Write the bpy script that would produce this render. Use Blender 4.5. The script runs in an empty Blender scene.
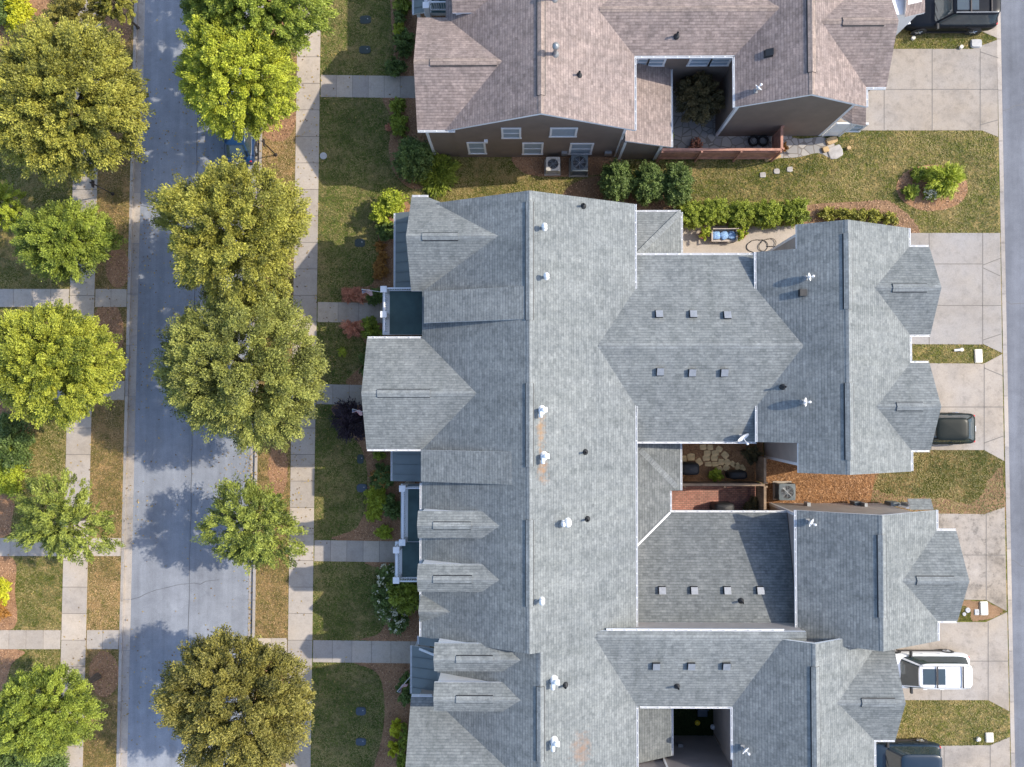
import bpy, bmesh, math, random
import numpy as np
from mathutils import Vector, Matrix, Quaternion
random.seed(7); RNG = np.random.default_rng(11)
scene = bpy.context.scene
COL = scene.collection
R_ = math.radians

# ------------------------------------------------------------------ camera (drone, looking almost straight down)
F, H = 804.0, 47.3
NAD = (521.0, 402.0)
_d = Vector((NAD[0]-512, 383.5-NAD[1], -F)).normalized()
CAMQ = _d.rotation_difference(Vector((0, 0, -1)))
cam_d = bpy.data.cameras.new("camera"); cam = bpy.data.objects.new("camera", cam_d); COL.objects.link(cam)
cam.location = (0, 0, H); cam.rotation_mode = 'QUATERNION'; cam.rotation_quaternion = CAMQ
cam_d.sensor_width = 36; cam_d.lens = 36*F/1024; cam_d.clip_start = 0.5; cam_d.clip_end = 3000
scene.camera = cam

def ray(px, py): return CAMQ @ Vector((px-512, 383.5-py, -F))
def W(px, py, h=0.0):
    v = ray(px, py); t = (h-H)/v.z
    return Vector((v.x*t, v.y*t, h))
def X(px, py, h): return W(px, py, h).x
def Y(px, py, h): return W(px, py, h).y
def h_on_y(px, py, yw):            # point on the vertical plane y = yw
    v = ray(px, py); t = yw/v.y
    return v.x*t, H+v.z*t
def h_on_x(px, py, xw):
    v = ray(px, py); t = xw/v.x
    return v.y*t, H+v.z*t

# ------------------------------------------------------------------ render set-up, light
scene.view_settings.view_transform = 'Standard'; scene.view_settings.look = 'None'
scene.view_settings.gamma = 1; scene.view_settings.exposure = 1.24
EL, AZ = R_(40.5), R_(11.5)            # azimuth: north of east
SUN = Vector((math.cos(EL)*math.cos(AZ), math.cos(EL)*math.sin(AZ), math.sin(EL)))
w = bpy.data.worlds.new("World"); scene.world = w; w.use_nodes = True
nt = w.node_tree; bg = nt.nodes['Background']
sky = nt.nodes.new('ShaderNodeTexSky'); sky.sky_type = 'NISHITA'; sky.sun_disc = False
sky.dust_density = 1.3; sky.air_density = 0.9; sky.sun_elevation = EL; sky.sun_rotation = R_(90)-AZ
nt.links.new(sky.outputs[0], bg.inputs[0]); bg.inputs[1].default_value = 0.15
sl = bpy.data.lights.new("sun", 'SUN'); sl.energy = 2.35; sl.angle = R_(0.6); sl.color = (1.0, 0.91, 0.77)
so = bpy.data.objects.new("sun", sl); COL.objects.link(so)
so.rotation_mode = 'QUATERNION'; so.rotation_quaternion = (-SUN).to_track_quat('-Z', 'Y')
so.location = (60, 12, 60)

# ------------------------------------------------------------------ materials
def new_mat(name):
    m = bpy.data.materials.new(name); m.use_nodes = True
    return m, m.node_tree, m.node_tree.nodes['Principled BSDF']
def N(nt, t, **kw):
    n = nt.nodes.new(t)
    for k, v in kw.items():
        if k in ('op', 'blend'): setattr(n, 'operation' if k == 'op' else 'blend_type', v)
        else: setattr(n, k, v)
    return n
def ramp(nt, stops, fac):
    r = nt.nodes.new('ShaderNodeValToRGB'); e = r.color_ramp.elements
    while len(e) < len(stops): e.new(0.5)
    for i, (p, c) in enumerate(stops):
        e[i].position = p; e[i].color = (*c, 1)
    nt.links.new(fac, r.inputs[0]); return r.outputs[0]
def noise(nt, vec, scale, detail=4, rough=0.6):
    n = nt.nodes.new('ShaderNodeTexNoise'); n.inputs['Scale'].default_value = scale
    n.inputs['Detail'].default_value = detail; n.inputs['Roughness'].default_value = rough
    nt.links.new(vec, n.inputs['Vector']); return n.outputs['Fac']
def mixc(nt, fac, a, b, blend='MIX'):
    m = nt.nodes.new('ShaderNodeMix'); m.data_type = 'RGBA'; m.blend_type = blend
    for s, v in ((m.inputs[0], fac), (m.inputs[6], a), (m.inputs[7], b)):
        if hasattr(v, 'is_linked') or isinstance(v, bpy.types.NodeSocket): nt.links.new(v, s)
        elif isinstance(v, (int, float)): s.default_value = v
        else: s.default_value = (*v, 1)
    return m.outputs[2]
def mathn(nt, op, a, b=0.0, clamp=False):
    m = nt.nodes.new('ShaderNodeMath'); m.operation = op; m.use_clamp = clamp
    for s, v in ((m.inputs[0], a), (m.inputs[1], b)):
        if isinstance(v, bpy.types.NodeSocket): nt.links.new(v, s)
        else: s.default_value = v
    return m.outputs[0]
def bump(nt, bs, hgt, strength=0.3, dist=0.02):
    b = nt.nodes.new('ShaderNodeBump'); b.inputs['Strength'].default_value = strength
    b.inputs['Distance'].default_value = dist
    nt.links.new(hgt, b.inputs['Height']); nt.links.new(b.outputs[0], bs.inputs['Normal'])
def pos(nt): return nt.nodes.new('ShaderNodeNewGeometry').outputs['Position']
def objc(nt): return nt.nodes.new('ShaderNodeTexCoord').outputs['Object']
def attr(nt, name):
    a = nt.nodes.new('ShaderNodeAttribute'); a.attribute_name = name; return a.outputs['Fac']

def plain(name, c, rough=0.6, metal=0.0, var=0.12, scale=6.0, spec=0.5, bmp=0.0):
    m, nt, bs = new_mat(name); v = objc(nt)
    f = noise(nt, v, scale)
    c0 = tuple(x*(1-var) for x in c); c1 = tuple(min(1, x*(1+var)) for x in c)
    nt.links.new(ramp(nt, [(0.3, c0), (0.7, c1)], f), bs.inputs['Base Color'])
    bs.inputs['Roughness'].default_value = rough; bs.inputs['Metallic'].default_value = metal
    bs.inputs['Specular IOR Level'].default_value = spec
    if bmp: bump(nt, bs, noise(nt, v, scale*6), bmp, 0.01)
    return m

def shingle(name, ca, cb, cm, stains=()):
    m, nt, bs = new_mat(name)
    uv = nt.nodes.new('ShaderNodeUVMap'); uv.uv_map = 'UVMap'
    sx = nt.nodes.new('ShaderNodeSeparateXYZ'); nt.links.new(uv.outputs[0], sx.inputs[0])
    vr = mathn(nt, 'MULTIPLY', sx.outputs['Y'], 1/0.145); row = mathn(nt, 'FLOOR', vr); fr = mathn(nt, 'FRACT', vr)
    def cells(width, seed):          # laminated tabs: random tone per tab, rows shifted at random
        wn = nt.nodes.new('ShaderNodeTexWhiteNoise'); wn.noise_dimensions = '1D'; nt.links.new(mathn(nt, 'ADD', row, seed), wn.inputs['W'])
        cu = mathn(nt, 'FLOOR', mathn(nt, 'ADD', mathn(nt, 'MULTIPLY', sx.outputs['X'], 1/width), mathn(nt, 'MULTIPLY', wn.outputs['Value'], 7.0)))
        cb_ = nt.nodes.new('ShaderNodeCombineXYZ'); nt.links.new(cu, cb_.inputs[0]); nt.links.new(row, cb_.inputs[1]); cb_.inputs[2].default_value = seed
        w2 = nt.nodes.new('ShaderNodeTexWhiteNoise'); w2.noise_dimensions = '3D'; nt.links.new(cb_.outputs[0], w2.inputs['Vector']); return w2.outputs['Value']
    tone = mathn(nt, 'ADD', mathn(nt, 'MULTIPLY', cells(0.31, 3.0), 0.55), mathn(nt, 'MULTIPLY', cells(0.17, 9.0), 0.45))
    edge = mathn(nt, 'LESS_THAN', fr, 0.17)  # shadow line along each shingle course, painted into the tab colour
    tabs = ramp(nt, [(0.12, tuple(x*.94 for x in ca)), (0.5, tuple((x+y)/2 for x, y in zip(ca, cb))), (0.9, tuple(y*1.02 for y in cb))], tone)
    tabs = mixc(nt, mathn(nt, 'MULTIPLY', edge, mathn(nt, 'ADD', 0.45, mathn(nt, 'MULTIPLY', cells(0.45, 5.0), 0.4))), tabs, cm)
    p = pos(nt)
    big = noise(nt, p, 0.35, 5, 0.65); fine = noise(nt, p, 9.0, 3, 0.7)
    c = mixc(nt, 1.0, tabs, ramp(nt, [(0.28, (.86,.87,.88)), (0.72, (1.13,1.12,1.10))], big), 'MULTIPLY')
    mp2 = nt.nodes.new('ShaderNodeMapping'); mp2.inputs['Scale'].default_value = (1.6, 0.10, 1); nt.links.new(uv.outputs[0], mp2.inputs[0])
    c = mixc(nt, 1.0, c, ramp(nt, [(0.30, (.86,.87,.86)), (0.55, (1.02,1.02,1.02)), (0.75, (1.12,1.11,1.09))], noise(nt, mp2.outputs[0], 1.0, 6, .7)), 'MULTIPLY')
    c = mixc(nt, 1.0, c, ramp(nt, [(0.30, (.84,.85,.86)), (0.70, (1.15,1.14,1.12))], noise(nt, p, 2.2, 4, .7)), 'MULTIPLY')
    c = mixc(nt, 1.0, c, ramp(nt, [(0.2, (.72,.72,.72)), (0.8, (1.28,1.28,1.28))], fine), 'MULTIPLY')
    for (sx, sy, rx, ry, col) in stains:          # rusty run-off with a shape of its own
        mp = nt.nodes.new('ShaderNodeMapping'); mp.vector_type = 'POINT'
        sub = nt.nodes.new('ShaderNodeVectorMath'); sub.operation = 'SUBTRACT'; sub.inputs[1].default_value = (sx, sy, 0)
        nt.links.new(p, sub.inputs[0])
        mul = nt.nodes.new('ShaderNodeVectorMath'); mul.operation = 'MULTIPLY'; mul.inputs[1].default_value = (1/rx, 1/ry, 0)
        nt.links.new(sub.outputs[0], mul.inputs[0])
        ln = nt.nodes.new('ShaderNodeVectorMath'); ln.operation = 'LENGTH'; nt.links.new(mul.outputs[0], ln.inputs[0])
        nz = noise(nt, p, 3.5, 4, 0.7)
        fac = mathn(nt, 'SUBTRACT', mathn(nt, 'MULTIPLY', nz, 2.6), mathn(nt, 'ADD', ln.outputs['Value'], 0.55), True)
        c = mixc(nt, mathn(nt, 'MULTIPLY', fac, 0.8, True), c, col)
    nt.links.new(c, bs.inputs['Base Color']); bs.inputs['Roughness'].default_value = 0.9
    bs.inputs['Specular IOR Level'].default_value = 0.25
    hh = mathn(nt, 'ADD', mathn(nt, 'MULTIPLY', fr, -0.9), mathn(nt, 'ADD', mathn(nt, 'MULTIPLY', fine, 0.4), mathn(nt, 'MULTIPLY', tone, 0.4)))
    bump(nt, bs, hh, 0.35, 0.012)
    return m

def siding(name, c):
    m, nt, bs = new_mat(name); p = pos(nt)
    sx = nt.nodes.new('ShaderNodeSeparateXYZ'); nt.links.new(p, sx.inputs[0])
    fr = mathn(nt, 'FRACT', mathn(nt, 'MULTIPLY', sx.outputs['Z'], 1/0.17))
    f = noise(nt, p, 1.2)
    nt.links.new(ramp(nt, [(0.3, tuple(x*.9 for x in c)), (0.7, tuple(x*1.1 for x in c))], f), bs.inputs['Base Color'])
    bs.inputs['Roughness'].default_value = 0.7
    bump(nt, bs, fr, 0.6, 0.02); return m

def asphalt(name, c, seam=None):
    m, nt, bs = new_mat(name); p = pos(nt)
    big = noise(nt, p, 0.13, 6, 0.65); mid = noise(nt, p, 1.3, 5, 0.7); fine = noise(nt, p, 22, 3, 0.8)
    mp = nt.nodes.new('ShaderNodeMapping'); mp.inputs['Scale'].default_value = (1.2, 0.05, 1); nt.links.new(p, mp.inputs[0])
    streak = noise(nt, mp.outputs[0], 1.6, 5, 0.6)
    cc = ramp(nt, [(0.3, tuple(x*.80 for x in c)), (0.7, tuple(x*1.2 for x in c))], big)
    cc = mixc(nt, 1.0, cc, ramp(nt, [(0.3, (.86,.86,.86)), (0.7, (1.14,1.14,1.14))], streak), 'MULTIPLY')
    cc = mixc(nt, 1.0, cc, ramp(nt, [(0.25, (.85,.85,.86)), (0.75, (1.15,1.15,1.14))], mid), 'MULTIPLY')
    cc = mixc(nt, 1.0, cc, ramp(nt, [(0.2, (.75,.75,.75)), (0.8, (1.25,1.25,1.25))], fine), 'MULTIPLY')
    vo = nt.nodes.new('ShaderNodeTexVoronoi'); vo.feature = 'DISTANCE_TO_EDGE'; vo.inputs['Scale'].default_value = 0.16
    wp = nt.nodes.new('ShaderNodeVectorMath'); wp.operation = 'ADD'; nt.links.new(p, wp.inputs[0])
    nz = nt.nodes.new('ShaderNodeTexNoise'); nz.inputs['Scale'].default_value = 1.1; nt.links.new(p, nz.inputs[0]); nt.links.new(nz.outputs['Color'], wp.inputs[1])
    nt.links.new(wp.outputs[0], vo.inputs['Vector'])
    cr = mathn(nt, 'LESS_THAN', vo.outputs['Distance'], 0.004)
    cc = mixc(nt, mathn(nt, 'MULTIPLY', cr, 0.10), cc, tuple(x*.45 for x in c))
    nt.links.new(cc, bs.inputs['Base Color']); bs.inputs['Roughness'].default_value = 0.85
    bs.inputs['Specular IOR Level'].default_value = 0.3
    bump(nt, bs, fine, 0.35, 0.01); return m

def concrete(name, c, stain=0.25):
    m, nt, bs = new_mat(name); p = pos(nt)
    big = noise(nt, p, 0.45, 6, 0.7); fine = noise(nt, p, 14, 4, 0.75); t = attr(nt, 'tint')
    cc = ramp(nt, [(0.28, tuple(x*(1-stain) for x in c)), (0.5, c), (0.75, tuple(x*(1+.4*stain) for x in c))], big)
    hue = noise(nt, p, 0.22, 4, 0.6); blot = noise(nt, p, 2.1, 5, 0.75)
    cc = mixc(nt, 1.0, cc, ramp(nt, [(0.35, (1.03,.98,.91)), (0.65, (.95,.97,1.02))], hue), 'MULTIPLY')
    cc = mixc(nt, 1.0, cc, ramp(nt, [(0.30, (1-stain*.9,)*3), (0.48, (1,1,1)), (0.75, (1+stain*.25,)*3)], blot), 'MULTIPLY')
    cc = mixc(nt, 1.0, cc, ramp(nt, [(0.2, (.84,.83,.82)), (0.8, (1.14,1.14,1.14))], fine), 'MULTIPLY')
    cc = mixc(nt, 1.0, cc, ramp(nt, [(0.0, (.84,.85,.87)), (1.0, (1.12,1.10,1.07))], t), 'MULTIPLY')
    nt.links.new(cc, bs.inputs['Base Color']); bs.inputs['Roughness'].default_value = 0.85
    bs.inputs['Specular IOR Level'].default_value = 0.3
    bump(nt, bs, fine, 0.2, 0.006); return m

def grassmat(name, green, brown, bias=0.5, patch=0.7):
    m, nt, bs = new_mat(name); p = pos(nt)
    a = noise(nt, p, patch, 6, 0.7); b = noise(nt, p, 3.2, 5, 0.75); c = noise(nt, p, 13, 4, 0.85); e = noise(nt, p, 1.7, 4, 0.7)
    f = mathn(nt, 'ADD', mathn(nt, 'MULTIPLY', a, 0.5), mathn(nt, 'MULTIPLY', b, 0.5))
    cc = ramp(nt, [(bias-.09, tuple(x*.85 for x in green)), (bias-.02, green), (bias+.04, tuple((g+r)/2 for g, r in zip(green, brown))), (bias+.11, brown)], f)
    cc = mixc(nt, 1.0, cc, ramp(nt, [(0.34, (.66,.70,.62)), (0.5, (1,1,1)), (0.68, (1.30,1.24,1.22))], e), 'MULTIPLY')
    cc = mixc(nt, 1.0, cc, ramp(nt, [(0.30, (.38,.40,.35)), (0.5, (1,1,1)), (0.72, (1.7,1.62,1.5))], c), 'MULTIPLY')
    nt.links.new(cc, bs.inputs['Base Color']); bs.inputs['Roughness'].default_value = 0.95
    bs.inputs['Specular IOR Level'].default_value = 0.1
    bump(nt, bs, mathn(nt, 'ADD', mathn(nt, 'MULTIPLY', b, 0.7), c), 0.9, 0.06); return m

def mulch(name, c0, c1):
    m, nt, bs = new_mat(name); p = pos(nt)
    a = noise(nt, p, 18, 4, 0.8); b = noise(nt, p, 1.1, 4, 0.6)
    cc = ramp(nt, [(0.28, c0), (0.72, c1)], a)
    cc = mixc(nt, 1.0, cc, ramp(nt, [(0.3, (.75,.75,.75)), (0.7, (1.2,1.2,1.2))], b), 'MULTIPLY')
    nt.links.new(cc, bs.inputs['Base Color']); bs.inputs['Roughness'].default_value = 0.95
    bs.inputs['Specular IOR Level'].default_value = 0.1
    bump(nt, bs, a, 0.8, 0.03); return m

def leafmat(name, dark, light, trans=0.14):
    m, nt, bs = new_mat(name)
    t = attr(nt, 'tint'); cc = ramp(nt, [(0.08, dark), (0.45, tuple(a*.42+b*.58 for a, b in zip(dark, light))), (0.85, tuple(b*1.12 for b in light))], t)
    nt.links.new(cc, bs.inputs['Base Color']); bs.inputs['Roughness'].default_value = 0.55
    bs.inputs['Specular IOR Level'].default_value = 0.35
    tr = nt.nodes.new('ShaderNodeBsdfTranslucent'); nt.links.new(cc, tr.inputs[0])
    mx = nt.nodes.new('ShaderNodeMixShader'); mx.inputs[0].default_value = trans
    out = nt.nodes['Material Output']
    nt.links.new(bs.outputs[0], mx.inputs[1]); nt.links.new(tr.outputs[0], mx.inputs[2]); nt.links.new(mx.outputs[0], out.inputs[0])
    return m

def brickpave(name, ca, cb, cm, bw, rh):
    m, nt, bs = new_mat(name); p = pos(nt)
    br = nt.nodes.new('ShaderNodeTexBrick'); br.inputs['Scale'].default_value = 1
    br.inputs['Brick Width'].default_value = bw; br.inputs['Row Height'].default_value = rh
    br.inputs['Mortar Size'].default_value = 0.012
    br.inputs['Color1'].default_value = (*ca, 1); br.inputs['Color2'].default_value = (*cb, 1); br.inputs['Mortar'].default_value = (*cm, 1)
    nt.links.new(p, br.inputs['Vector']); f = noise(nt, p, 1.2, 5, .7)
    cc = mixc(nt, 1.0, br.outputs['Color'], ramp(nt, [(0.3, (.7,.75,.75)), (0.7, (1.2,1.15,1.15))], f), 'MULTIPLY')
    nt.links.new(cc, bs.inputs['Base Color']); bs.inputs['Roughness'].default_value = 0.85; return m

def flagmat(name, c0, c1, cm, sc):
    m, nt, bs = new_mat(name); p = pos(nt)
    vo = nt.nodes.new('ShaderNodeTexVoronoi'); vo.feature = 'DISTANCE_TO_EDGE'; vo.inputs['Scale'].default_value = sc
    vc = nt.nodes.new('ShaderNodeTexVoronoi'); vc.inputs['Scale'].default_value = sc
    nt.links.new(p, vo.inputs['Vector']); nt.links.new(p, vc.inputs['Vector'])
    cc = mixc(nt, vc.outputs['Color'], c0, c1)
    j = mathn(nt, 'LESS_THAN', vo.outputs['Distance'], 0.05)
    nt.links.new(mixc(nt, j, cc, cm), bs.inputs['Base Color']); bs.inputs['Roughness'].default_value = 0.85
    bump(nt, bs, mathn(nt, 'MINIMUM', vo.outputs['Distance'], 0.08), .6, .08); return m

def paint(name, c, rough=0.25, metal=0.0, coat=0.6):
    m = plain(name, c, rough, metal, 0.04, 2.0, .5 if max(c) > .03 else .15)
    m.node_tree.nodes['Principled BSDF'].inputs['Coat Weight'].default_value = coat
    m.node_tree.nodes['Principled BSDF'].inputs['Coat Roughness'].default_value = 0.08
    return m

def seam_metal(name, c):
    return plain(name, c, 0.5, 0.1, 0.08, 1.5)
M = {}
_ry = lambda px, py: W(px, py, 7.9)
st = [(*_ry(541, 430)[:2], 0.35, 1.1, (.30,.17,.07)), (*_ry(543, 468)[:2], 0.35, 1.3, (.30,.16,.07)), (*_ry(583, 757)[:2], 0.75, 1.3, (.24,.15,.10))]
M['gshingle'] = shingle('grey_shingle', (.156,.169,.172), (.206,.220,.222), (.088,.100,.104), st)
M['dshingle'] = shingle('weathered_shingle', (.132,.142,.144), (.178,.189,.190), (.07,.077,.078))  # darker tones of the grey shingle, for the low roofs
M['gcap'] = shingle('grey_ridge_shingle', (.190,.204,.208), (.225,.240,.244), (.13,.14,.142))
M['bshingle'] = shingle('brown_shingle', (.200,.160,.148), (.282,.228,.210), (.115,.092,.086))
M['bcap'] = shingle('brown_ridge_shingle', (.24,.190,.165), (.30,.24,.21), (.15,.12,.11))
M['white'] = plain('white_trim', (.72,.73,.74), .5, var=.04)
M['brownwall'] = siding('brown_siding', (.195,.152,.124))
M['beigewall'] = siding('beige_siding', (.40,.355,.32))
M['taupewall'] = siding('taupe_siding', (.30,.27,.26))
M['glass'] = plain('window_glass', (.06,.10,.14), .08, 0.0, .2, 1.0, 0.9)
M['carglass'] = plain('car_glass', (.03,.05,.06), .04, 0.0, .2, 1.0, 1.0)
M['carglass'].node_tree.nodes['Principled BSDF'].inputs['IOR'].default_value = 1.5
M['blind'] = plain('window_blind', (.27,.34,.41), .5, var=.06)
M['metalroof'] = seam_metal('standing_seam_metal', (.165,.195,.20))
M['greenfloor'] = plain('balcony_membrane', (.065,.115,.112), .7, var=.25, scale=1.2)
M['asphalt'] = asphalt('street_asphalt', (.225,.240,.270))
M['asphalt2'] = asphalt('alley_asphalt', (.150,.160,.185))
M['conc'] = concrete('sidewalk_concrete', (.425,.378,.325), .18)
M['conc_old'] = concrete('driveway_concrete', (.330,.298,.262), .28)
M['conc_new'] = concrete('pale_driveway_concrete', (.355,.330,.300), .20)
M['kerb'] = concrete('kerb_concrete', (.38,.35,.32), .25)
M['joint'] = plain('joint_line', (.16,.145,.13), .9)
M['lawn'] = grassmat('lawn_grass', (.105,.118,.024), (.32,.235,.105), .485)
M['lawn_shade'] = grassmat('front_lawn_grass', (.105,.135,.030), (.30,.235,.11), .50)
M['lawn_dry'] = grassmat('dry_verge_grass', (.165,.140,.046), (.35,.225,.105), .48, .9)
M['lawn_back'] = grassmat('patchy_grass', (.075,.078,.018), (.28,.190,.092), .50, .5)
M['mulch'] = mulch('pine_mulch', (.20,.105,.055), (.45,.265,.150))
M['court_soil'] = mulch('court_soil', (.24,.12,.055), (.55,.30,.145))
M['straw'] = mulch('pine_straw', (.12,.055,.022), (.36,.190,.090))
M['soil'] = mulch('bare_soil', (.16,.09,.05), (.34,.22,.13))
M['brick'] = brickpave('brick_pavers', (.30,.13,.095), (.42,.205,.15), (.15,.10,.08), .22, .11)
M['flag'] = flagmat('flagstone', (.24,.235,.23), (.42,.39,.35), (.19,.17,.15), 1.9)
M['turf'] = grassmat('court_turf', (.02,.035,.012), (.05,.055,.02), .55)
M['stone'] = plain('tan_stone', (.46,.32,.165), .85, var=.25, scale=3, bmp=.3)
M['sandstone'] = plain('sandstone', (.80,.56,.27), .85, var=.25, scale=3, bmp=.3)
M['conc_stain'] = concrete('stained_driveway_concrete', (.30,.270,.235), .62)
M['greystone'] = plain('grey_stone', (.36,.34,.32), .85, var=.2, scale=3, bmp=.3)
M['redfence'] = plain('red_cedar', (.42,.215,.155), .8, var=.3, scale=2.5)
M['woodfence'] = plain('weathered_wood', (.27,.19,.125), .85, var=.3, scale=2.5)
M['bark'] = plain('bark', (.10,.075,.055), .9, var=.3, scale=8, bmp=.6)
M['black'] = plain('black_cover', (.018,.019,.021), .6, var=.3, scale=3)
M['darkmetal'] = plain('dark_metal', (.045,.04,.04), .5, .4)
M['grey'] = plain('grey_metal', (.30,.31,.32), .45, .5)
M['acgrey'] = plain('condenser_grey', (.11,.13,.14), .5, .2)
M['acbeige'] = plain('condenser_beige', (.50,.47,.42), .5, .1)
M['lidgreen'] = plain('green_lid', (.03,.045,.042), .55)
M['lidblue'] = plain('slate_lid', (.05,.07,.095), .5)
M['lidgrey'] = plain('grey_lid', (.42,.42,.42), .7)
M['cream'] = plain('cream_lid', (.62,.58,.50), .7, var=.08)
M['rubber'] = plain('rubber', (.02,.02,.02), .85)
M['rim'] = plain('alloy', (.55,.56,.58), .3, .8)
M['red'] = paint('red_lens', (.45,.02,.015), .2)
M['lamp'] = paint('clear_lens', (.75,.77,.78), .1)
M['cushblue'] = plain('blue_cushion', (.22,.36,.58), .8, var=.5, scale=14)
M['benchwood'] = plain('bench_wood', (.45,.38,.32), .7)
M['hose'] = plain('dark_hose', (.06,.05,.045), .5)
M['flagred'] = plain('flag_red', (.42,.04,.05), .8); M['flagwhite'] = plain('flag_white', (.75,.75,.76), .8); M['flagblue'] = plain('flag_blue', (.04,.06,.22), .8)
M['terracotta'] = plain('terracotta', (.33,.15,.09), .8)
L = {}
L['olive'] = leafmat('olive_leaves', (.040,.050,.008), (.39,.37,.060))
L['olive2'] = leafmat('grey_olive_leaves', (.028,.040,.008), (.32,.33,.070))
L['dolive'] = leafmat('dark_olive_leaves', (.028,.032,.006), (.30,.265,.056))
L['lime'] = leafmat('lime_leaves', (.075,.105,.008), (.47,.50,.045))
L['limeg'] = leafmat('lime_green_leaves', (.055,.085,.008), (.42,.44,.05))
L['green'] = leafmat('mid_green_leaves', (.038,.066,.006), (.32,.38,.05))
L['spring'] = leafmat('light_green_leaves', (.032,.056,.008), (.31,.35,.058))
L['dgreen'] = leafmat('dark_green_leaves', (.028,.058,.012), (.17,.235,.06))
L['yellow'] = leafmat('yellow_leaves', (.32,.32,.010), (.58,.58,.04))
L['ygreen'] = leafmat('yellow_green_leaves', (.14,.19,.012), (.40,.45,.045))
L['coral'] = leafmat('coral_leaves', (.34,.12,.07), (.62,.29,.18))
L['orange'] = leafmat('orange_brown_leaves', (.20,.09,.02), (.42,.21,.05))
L['purple'] = leafmat('purple_leaves', (.018,.012,.020), (.060,.040,.055))
L['brown'] = leafmat('brown_olive_leaves', (.055,.048,.018), (.15,.115,.045))
L['hedge'] = leafmat('hedge_leaves', (.10,.14,.012), (.36,.42,.055))
L['turf'] = leafmat('turf_blades', (.085,.108,.022), (.36,.285,.115))
L['dryturf'] = leafmat('dry_turf_blades', (.13,.11,.03), (.43,.29,.14))
L['litter'] = leafmat('fallen_leaf', (.14,.08,.03), (.42,.30,.09))
L['chip'] = leafmat('bark_chip', (.14,.072,.04), (.46,.28,.16), .0)
L['needle'] = leafmat('pine_needle', (.13,.055,.02), (.50,.27,.12), .0)
L['white'] = leafmat('white_blossom', (.50,.47,.30), (.75,.73,.58))
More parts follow.
